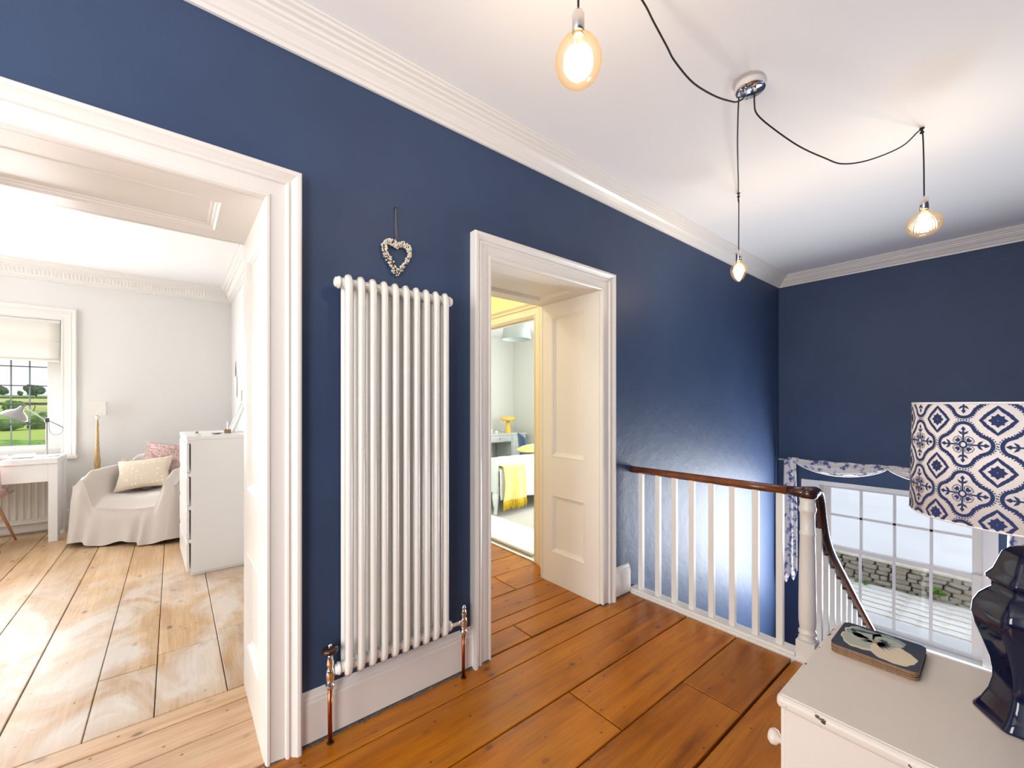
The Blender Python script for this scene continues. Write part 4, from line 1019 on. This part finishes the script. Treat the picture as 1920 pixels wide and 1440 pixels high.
def place(o, x, y, z, rx, ry, rz):   # in armchair coordinates
    M = Matrix.Translation((-.13, 5.88, 0)) @ Matrix.Rotation(AR, 4, 'Z') @ Matrix.Translation((x, y, z)) @ Matrix.Rotation(rz, 4, 'Z') @ Matrix.Rotation(rx, 4, 'X') @ Matrix.Rotation(ry, 4, 'Y')
    o.matrix_world = M; return o
def fluffy(label, w_, h_, t_, x, y, z, rx, ry, rz, seed):
    random.seed(seed); t = thing('fluffy_cushion', label, 'cushion'); pm = pillow(w_, h_, t_); V = list(pm.v)
    pm.build('cushion', 'pink_fluff', t)
    m = MB()
    for k in range(1500):
        p = Vector(random.choice(V)); d_ = Vector((p.x*.6, p.y*3+random.uniform(-.02, .02), p.z*.6))+Vector((random.gauss(0, .06), random.gauss(0, .06), random.gauss(-.03, .06)))
        d_ = d_.normalized()*random.uniform(.018, .038); s1 = d_.orthogonal().normalized()*.004; s2 = d_.cross(s1).normalized()*.004
        p = p+Vector((random.uniform(-.01, .01), 0, random.uniform(-.01, .01)))
        m.add([p+s1, p-s1*.5+s2, p-s1*.5-s2, p+d_], [(0, 1, 3), (1, 2, 3), (2, 0, 3)])
    m.build('pile', 'pink_fluff', t, fix=False)['kind'] = 'stuff'
    return place(t, x, y, z, rx, ry, rz)
fluffy('fluffy pink cushion leaning on the back of the armchair', .48, .40, .14, .0, .14, .735, -.35, .05, .1, 1)
fluffy('fluffy pink cushion low behind the spotted one on the armchair', .36, .30, .12, -.24, .03, .60, -.5, .2, .25, 2)
scu = pillow(.48, .34, .13).build('spotted_cushion', 'spotted_fabric'); add_uv(scu, .48, .34); tag(scu, 'beige spotted rectangular cushion at the front of the armchair', 'cushion'); place(scu, -.06, -.10, .635, -.5, .0, .2); 
scu.rotation_euler.rotate_axis('Y', -.12)
pb = thing('pink_blanket', 'pale pink tasselled blanket over the right arm of the armchair', 'blanket', (-.13, 5.88, 0), AR)
def bl(i, j):
    y = -.12+.26*i
    s_ = j*.75
    if s_ < .14: x = .36+s_*.85; z = .752
    else: x = .487+.03*(s_-.14)+.012*math.sin(i*14); z = .75-(s_-.14)
    return (x+.006*math.sin(i*19), y, z+.004)
MB().grid(bl, 20, 26).build('blanket', 'pink_blanket', pb, solid=.006)
m = MB()
for k in range(16):
    p = Vector(bl(k/15, 1)); m.tube([p, p+Vector((.008, .004*math.sin(k*3), -.03)), p+Vector((.005, .008*math.sin(k*5), -.065))], .0025, 5)
m.build('tassels', 'white_fabric', pb)['kind'] = 'stuff'
# roman blind
rbln = thing('roman_blind', 'white roman blind half raised in the study window', 'blind', (-1.62, 6.71, 1.83))
def rb_(i, j):
    x = -2.27+1.30*i; z = 2.275-.44*j
    y = 6.735-.012*math.sin(PI*min(1, j/.52))**2-(.03*math.sin(PI*max(0, (j-.55)/.45)) if j > .55 else 0)-.02*ss(.50, .56, j)
    return (x, y, z)
MB().grid(rb_, 12, 44).build('fabric', 'white_fabric', rbln, True, solid=.006)
MB().box(-2.27, -.97, 6.725, 6.755, 2.255, 2.285).build('headrail', 'white_lacquer', rbln, True)
MB().box(-2.27, -.97, 6.690, 6.708, 1.826, 1.842).build('hem_bar', 'white_fabric', rbln, True, .003)

# ------------------------------------------------------------------ bedroom furniture
rg = MB().box(2.47, 2.985, 2.75, 4.25, .005, .032).build('bedside_rug', 'rug_white', bevel=.01); tag(rg, 'thick white rug beside the bed', 'rug')
bd = thing('bed', 'pale grey painted bed with white quilted cover', 'bed', (4.05, 4.55, 0))
BX, BXE, BY0, BY1 = 3.04, 5.05, 4.04, 5.02
fb = MB().box(BX, BX+.04, BY0+.05, BY1-.05, .28, .66).box(BX-.008, BX+.048, BY0, BY1, .655, .69).build('footboard', 'grey_green_furniture', bd, True, .006)
MB().box(BXE, BXE+.05, BY0, BY1, .2, 1.05).build('headboard', 'grey_green_furniture', bd, True, .01)
for x, y in ((BX+.02, BY0+.025), (BX+.02, BY1-.025), (BXE, BY0+.025), (BXE, BY1-.025)):
    MB().box(x-.028, x+.028, y-.028, y+.028, .26, .66).build('post', 'grey_green_furniture', bd, True, .006)
    MB().tube([(x, y, .27), (x-.012, y-.012, .22), (x-.004, y-.004, .14), (x+.006, y+.004, .08), (x-.010, y-.008, .02), (x-.016, y-.012, .004)], [.040, .042, .034, .024, .024, .028], 12).build('leg', 'grey_green_furniture', bd, True)
for y in (BY0+.02, BY1-.045): MB().box(BX+.04, BXE, y, y+.025, .24, .36).build('side_rail', 'grey_green_furniture', bd, True)
MB().box(BX+.05, BXE-.01, BY0+.05, BY1-.05, .30, .52).build('mattress', 'white_fabric', bd, True, .04, seg=3)
def quilt(i, j):
    x = BX+.05+(BXE-BX-.07)*i; s_ = j*2.0
    wd = BY1-BY0-.02; top = .58+.05*ss(.55, .9, i)
    # down the near side, over, down the far side
    if s_ < .5: t = s_/.5; y = BY0-.02-.02*(1-t)+.012*math.sin(i*40)*(1-t); z = .19+(top-.03-.19)*t
    elif s_ > 1.5: t = (2-s_)/.5; y = BY1+.02; z = .19+(top-.03-.19)*t
    else: t = (s_-.5); y = BY0-.01+(wd+.02)*t; z = top-.03*max(0, abs(2*t-1))**8
    q = .006*abs(math.sin((x*12+y*12))*math.sin((x*12-(y+z)*12)))
    return (x, y, z+q)
MB().grid(quilt, 70, 60).build('quilt', 'quilt_white', bd, True, solid=.01)
yt = thing('yellow_throw', 'yellow throw with mustard fringe hanging over the foot of the bed', 'throw', (3.25, 4.0, .55))
def yth(i, j):
    x = 3.10+.36*i+.03*math.sin(j*3)*(1-i)+.03*j*(i-.5); s_ = j
    if s_ < .22: y = 4.25-.26*s_/.22; z = .603
    else: t = (s_-.22)/.78; y = 3.985-.03*math.sin(t*2)-.015*math.sin(i*11+1)*t; z = .60-.42*t
    return (x, y, z+.004)
MB().grid(yth, 26, 30).build('cloth', 'yellow_throw', yt, True, solid=.008)
m = MB()
for k in range(46):
    p = Vector(yth(k/45, 1)); m.tube([p, p+Vector((.004*math.sin(k*2), -.004, -.05)), p+Vector((.01*math.sin(k*3.3), .002, -.105-.01*math.sin(k*7)))], .0042, 5)
m.build('fringe', 'mustard_fringe', yt, True)['kind'] = 'stuff'
ycu = pillow(.38, .34, .13).build('yellow_cushion', 'yellow_throw'); ycu.location = (4.36, 4.86, .675); ycu.rotation_euler = (PI/2-.12, 0, .3); tag(ycu, 'pale yellow cushion lying on the far side of the bed', 'cushion')
# dressing table
dt = thing('dressing_table', 'pale grey dressing table with drawers in the bedroom corner', 'dressing table', (4.75, 6.35, 0))
TX0, TX1, TY0, TY1, TZ = 4.05, 5.36, 6.12, 6.60, .815
MB().box(TX0, TX1, TY0-.015, TY1, TZ-.025, TZ).build('top', 'grey_green_furniture', dt, True, .004)
for a, b in ((TX0+.01, TX0+.36), (TX1-.37, TX1-.01)):
    MB().box(a, b, TY0+.01, TY1, .12, TZ-.026).build('pedestal', 'grey_green_furniture', dt, True, .004)
    for k in range(3):
        z = .15+k*.21; d_ = MB().box(a+.02, b-.02, TY0-.004, TY0+.012, z, z+.195).build('drawer', 'grey_green_furniture', dt, True, .004)
        MB().sphere(((a+b)/2-4.75, TY0-.012-6.35, z+.1), .012, 10, 6).build('knob', 'brass', d_)
    for x in (a+.03, b-.03):
        for y in (TY0+.04, TY1-.03): MB().box(x-.018, x+.018, y-.018, y+.018, 0, .12).build('leg', 'grey_green_furniture', dt, True)
d_ = MB().box(TX0+.37, TX1-.38, TY0+.002, TY1, .66, TZ-.026).build('apron', 'grey_green_furniture', dt, True)
d_ = MB().box(TX0+.39, TX1-.40, TY0-.010, TY0+.003, .67, TZ-.035).build('drawer', 'grey_green_furniture', dt, True, .003)
MB().sphere(((TX0+TX1)/2-4.75, TY0-.016-6.35, .73), .012, 10, 6).build('knob', 'brass', d_)
yl = thing('mushroom_lamp', 'yellow mushroom shaped table lamp on the dressing table', 'lamp', (5.02, 6.27, TZ))
MB().lathe([(.065, 0), (.066, .006), (.045, .14), (.034, .24)], 24).build('base', 'yellow_glaze', yl)
MB().lathe([(.034, .235), (.13, .238), (.142, .25), (.142, .295), (.13, .31), (.03, .318), (.0005, .319)], 32).build('shade', 'yellow_glaze', yl)
bt = MB().lathe([(.022, 0), (.024, .06), (.012, .075), (.012, .10), (.0005, .102)], 14).build('glass_bottle', 'dust_paper'); bt.location = (4.60, 6.24, TZ); tag(bt, 'small pale bottle on the dressing table', 'bottle')
bt2 = MB().lathe([(.03, 0), (.034, .03), (.028, .055), (.0005, .06)], 14).build('cream_jar', 'dust_paper'); bt2.location = (4.70, 6.22, TZ); tag(bt2, 'small white round jar on the dressing table', 'jar')
bc = thing('blue_chair', 'blue upholstered chair beside the dressing table', 'chair', (5.02, 5.50, 0), math.radians(55))
def cb(i, j):
    a = (i-.5)*2.2; z = .42+.44*j*(1-.10*abs(i-.5)**2*4); r = .24
    return (r*math.sin(a), .06+r*.8*math.cos(a)+.05*j, z*(1-.05*abs(2*i-1)**3))
MB().grid(cb, 24, 12).build('backrest', 'blue_velvet', bc, solid=.035)
MB().lathe([(.20, .36), (.235, .39), (.235, .44), (.20, .47), (.001, .475)], 28).build('seat', 'blue_velvet', bc)
for sx_ in (-1, 1):
    for sy_ in (-1, 1): MB().tube([(sx_*.13, sy_*.13, .38), (sx_*.19, sy_*.19, 0)], [.014, .009], 8).build('leg', 'dark_metal', bc)
ps = thing('bedroom_pendant', 'grey tapered drum pendant shade in the bedroom', 'ceiling light', (3.755, 4.5, 2.70))
MB().lathe([(.205, -.42), (.168, -.15)], 36, cap=False).build('shade', 'grey_shade', ps, solid=.004)
MB().tube([(0, 0, 0), (0, 0, -.25)], .004, 6).build('flex', 'white_plastic', ps)
MB().lathe([(.04, 0), (.04, -.015), (.01, -.03)], 16).build('ceiling_rose', 'white_plastic', ps)
MB().lathe([(.018, -.22), (.018, -.27), (.03, -.30), (.03, -.33), (.0005, -.35)], 16).build('bulb', 'white_plastic', ps)
# lobby lamp (out of sight above the doorway)
lb = thing('lobby_lamp', 'round warm ceiling lamp in the yellow lobby', 'ceiling light', (1.55, 3.0, CEIL))
MB().lathe([(.12, 0), (.12, -.02), (.10, -.05), (.05, -.075), (.0005, -.08)], 28).build('diffuser', 'white_plastic', lb)
point('lobby_lamp_light', (1.55, 3.0, CEIL-.16), 13, (1, .92, .76), .08)

# ------------------------------------------------------------------ outside the stair window
yd = MB().box(7.9, 60, -30, 40, -.95, -.80).build('ground', 'yard_concrete'); struct(yd, 'pale concrete yard above the garden wall')
struct(MB().box(5.98, 7.62, -8, 5.5, -1.45, -1.19).build('ground', 'mortar'), 'narrow ground strip between house and garden wall')
dk2 = thing('timber_deck', 'weathered white timber decking outside the stair window', 'deck', (6.8, .8, -1.19))
random.seed(21)
x = 6.02; k = 0
while x < 7.55:
    w_ = .172
    b_ = MB().box(-w_/2+.017, w_/2-.017, -4.2, 4.2, 0, .04).build('deck_board', 'deck_paint', dk2, bevel=.004); b_.location = (x+w_/2-6.8, 0, .001+random.uniform(0, .004)); x += w_
gw = thing('garden_wall', 'low rubble stone garden wall behind the deck', 'wall', (7.8, .8, -1.19))
MB().box(7.68, 7.9, -4, 5, -1.19, -.826).build('core', 'mortar', gw, True)
stones = []
for q in range(5):
    bm = bmesh.new(); bmesh.ops.create_icosphere(bm, subdivisions=2, radius=1)
    for v_ in bm.verts:
        c_ = v_.co; c_ = Vector([math.copysign(abs(t)**.45, t) for t in c_]); v_.co = c_*(1+.16*noise.noise(c_*1.3+Vector((q*7, 0, 0))))
    me = bpy.data.meshes.new('stone'); bm.to_mesh(me); bm.free(); me.materials.append(MATS['rubble']); stones.append(me)
for row in range(6):
    y = -1.2+random.uniform(0, .1); z = -1.19+.030+row*.061
    while y < 3.4:
        L = random.uniform(.08, .24); o = bpy.data.objects.new('stone', random.choice(stones)); C.objects.link(o); o.parent = gw
        o.location = (7.66-7.8+random.uniform(-.02, .02), y+L/2-.8, z+1.19+random.uniform(-.008, .008)); o.scale = (.08, L/2*.98, .034*random.uniform(.85, 1.1)); o.rotation_euler = (random.uniform(-.08, .08), 0, random.uniform(-.06, .06)); y += L
MB().box(7.57, 7.9, -4, 5, -.825, -.80).build('coping', 'coping', gw, True, .008)
def tuft(name, label, loc, n_, s_, seed):
    random.seed(seed); t = thing(name, label, 'plant', loc); m = MB()
    for k in range(n_):
        a = random.uniform(0, 2*PI); e = random.uniform(.2, 1.2); L = s_*random.uniform(.5, 1); d_ = Vector((math.cos(a)*math.cos(e), math.sin(a)*math.cos(e), math.sin(e))); s1 = d_.cross(Vector((0, 0, 1))).normalized()*L*.22
        p = Vector((random.uniform(-.04, .04), random.uniform(-.06, .06), 0)); m.add([p, p+d_*L*.5+s1, p+d_*L, p+d_*L*.5-s1], [(0, 1, 2, 3)])
    m.build('leaves', 'plant_green', t, fix=False)['kind'] = 'stuff'
tuft('wall_plant', 'bright green plant growing from the stone garden wall', (7.52, .66, -1.06), 60, .11, 5)
tuft('wall_plant', 'small weed at the foot of the garden wall near its left end', (7.50, 1.42, -1.15), 24, .08, 6)
sh2 = thing('white_outbuilding', 'low white rendered outbuilding across the yard', 'building', (22, 3, -.72))
MB().box(21, 25, -1.5, 6, -.72, 1.3).build('wall', 'render_white', sh2, True); MB().box(20.98, 21.0, -.6, 1.2, -.5, .7).build('door', 'grey_metal', sh2, True)
MB().hexa([(20.7, -1.8, 1.3), (25.3, -1.8, 1.3), (25.3, 6.3, 1.3), (20.7, 6.3, 1.3)], [(22.9, -1.8, 2.3), (23.1, -1.8, 2.3), (23.1, 6.3, 2.3), (22.9, 6.3, 2.3)]).build('roof', 'grey_metal', sh2, True)

# ------------------------------------------------------------------ outside the study window: fields
def gz(x, y):
    return -3.2+ss(70, 420, y)*11.6+.6*math.sin(x*.03)*ss(40, 120, y)
m = MB(); m.grid(lambda i, j: (lambda x, y: (x, y, gz(x, y)))(-260+420*i, 8+(j**1.8)*692), 40, 60)
struct(m.build('ground', 'field_grass'), 'green and yellow fields rising beyond the study window')
def crown(seed, rx, ry, rz, nb=5):
    random.seed(seed); bm = bmesh.new()
    for k in range(nb):
        M = Matrix.Translation((random.uniform(-.5, .5)*rx, random.uniform(-.5, .5)*ry, random.uniform(-.25, .35)*rz))
        f_ = random.uniform(.55, .8); r_ = bmesh.ops.create_icosphere(bm, subdivisions=4, radius=1, matrix=M @ Matrix.Diagonal((rx*f_, ry*f_, rz*f_, 1)))
    for v_ in bm.verts:
        c_ = v_.co; s_ = 1+.22*noise.noise(c_*(5/max(rx, rz)))+.14*noise.noise(c_*(14/max(rx, rz))); v_.co = c_*s_
    me = bpy.data.meshes.new('crown'); bm.to_mesh(me); bm.free(); return me
def tree(name, label, x, y, r, h, seed, mat, cat='tree', trunk=True, ry=None, group='trees and hedges in the fields'):
    z = gz(x, y); t = thing(name, label, cat, (x, y, z), 0, group)
    me = crown(seed, r, ry or r, h/2*.8, 7); me.materials.append(MATS[mat])
    for p in me.polygons: p.use_smooth = False
    o = bpy.data.objects.new('crown', me); C.objects.link(o); o.parent = t; o.location = (0, 0, h*.44 if trunk else h*.32)
    if trunk: MB().tube([(0, 0, -.3), (.1, 0, h*.5)], [r*.09, r*.05], 8).build('trunk', 'bark', t)
def dirx(px, y):    # x at depth y for a column of the picture
    a = (px-960)/778; return y*(math.cos(HEAD)+a*math.sin(HEAD))/(math.sin(HEAD)-a*math.cos(HEAD))
tree('field_tree', 'broad dark tree on the skyline in the right window panes', dirx(68, 330), 330, 3.7, 7.6, 1, 'tree_leaf')
tree('field_tree', 'dark skyline tree at the left edge of the study window', dirx(-4, 330), 330, 3.0, 6.8, 2, 'tree_leaf')
tree('field_tree', 'small dark skyline tree between two larger ones', dirx(38, 345), 345, 1.1, 3.2, 3, 'tree_leaf')
tree('field_shrub', 'dark round bush in the yellow field behind the desk lamp', dirx(28, 190), 190, 2.0, 4.6, 4, 'hedge_leaf', 'bush', False)
tree('field_shrub', 'tall dark green shrub right of the desk lamp head', dirx(80, 115), 115, 1.5, 4.2, 5, 'hedge_leaf', 'bush', False)
tree('field_shrub', 'dark green shrub at the left below the desk lamp shade', dirx(10, 112), 112, 2.2, 3.0, 6, 'hedge_leaf', 'bush', False)
tree('field_hedge', 'light green leafy hedge along the bottom of the study window', dirx(40, 54), 54, 11, 2.6, 8, 'bush_leaf', 'hedge', False, 2)
for yy, s_ in ((240, 11), (300, 12)): 
    tree('field_hedge', 'thin far hedgerow crossing the %s yellow field' % ('nearer' if yy == 240 else 'farther'), dirx(40, yy), yy, 14, 1.1, s_, 'tree_leaf', 'hedge', False, 2)
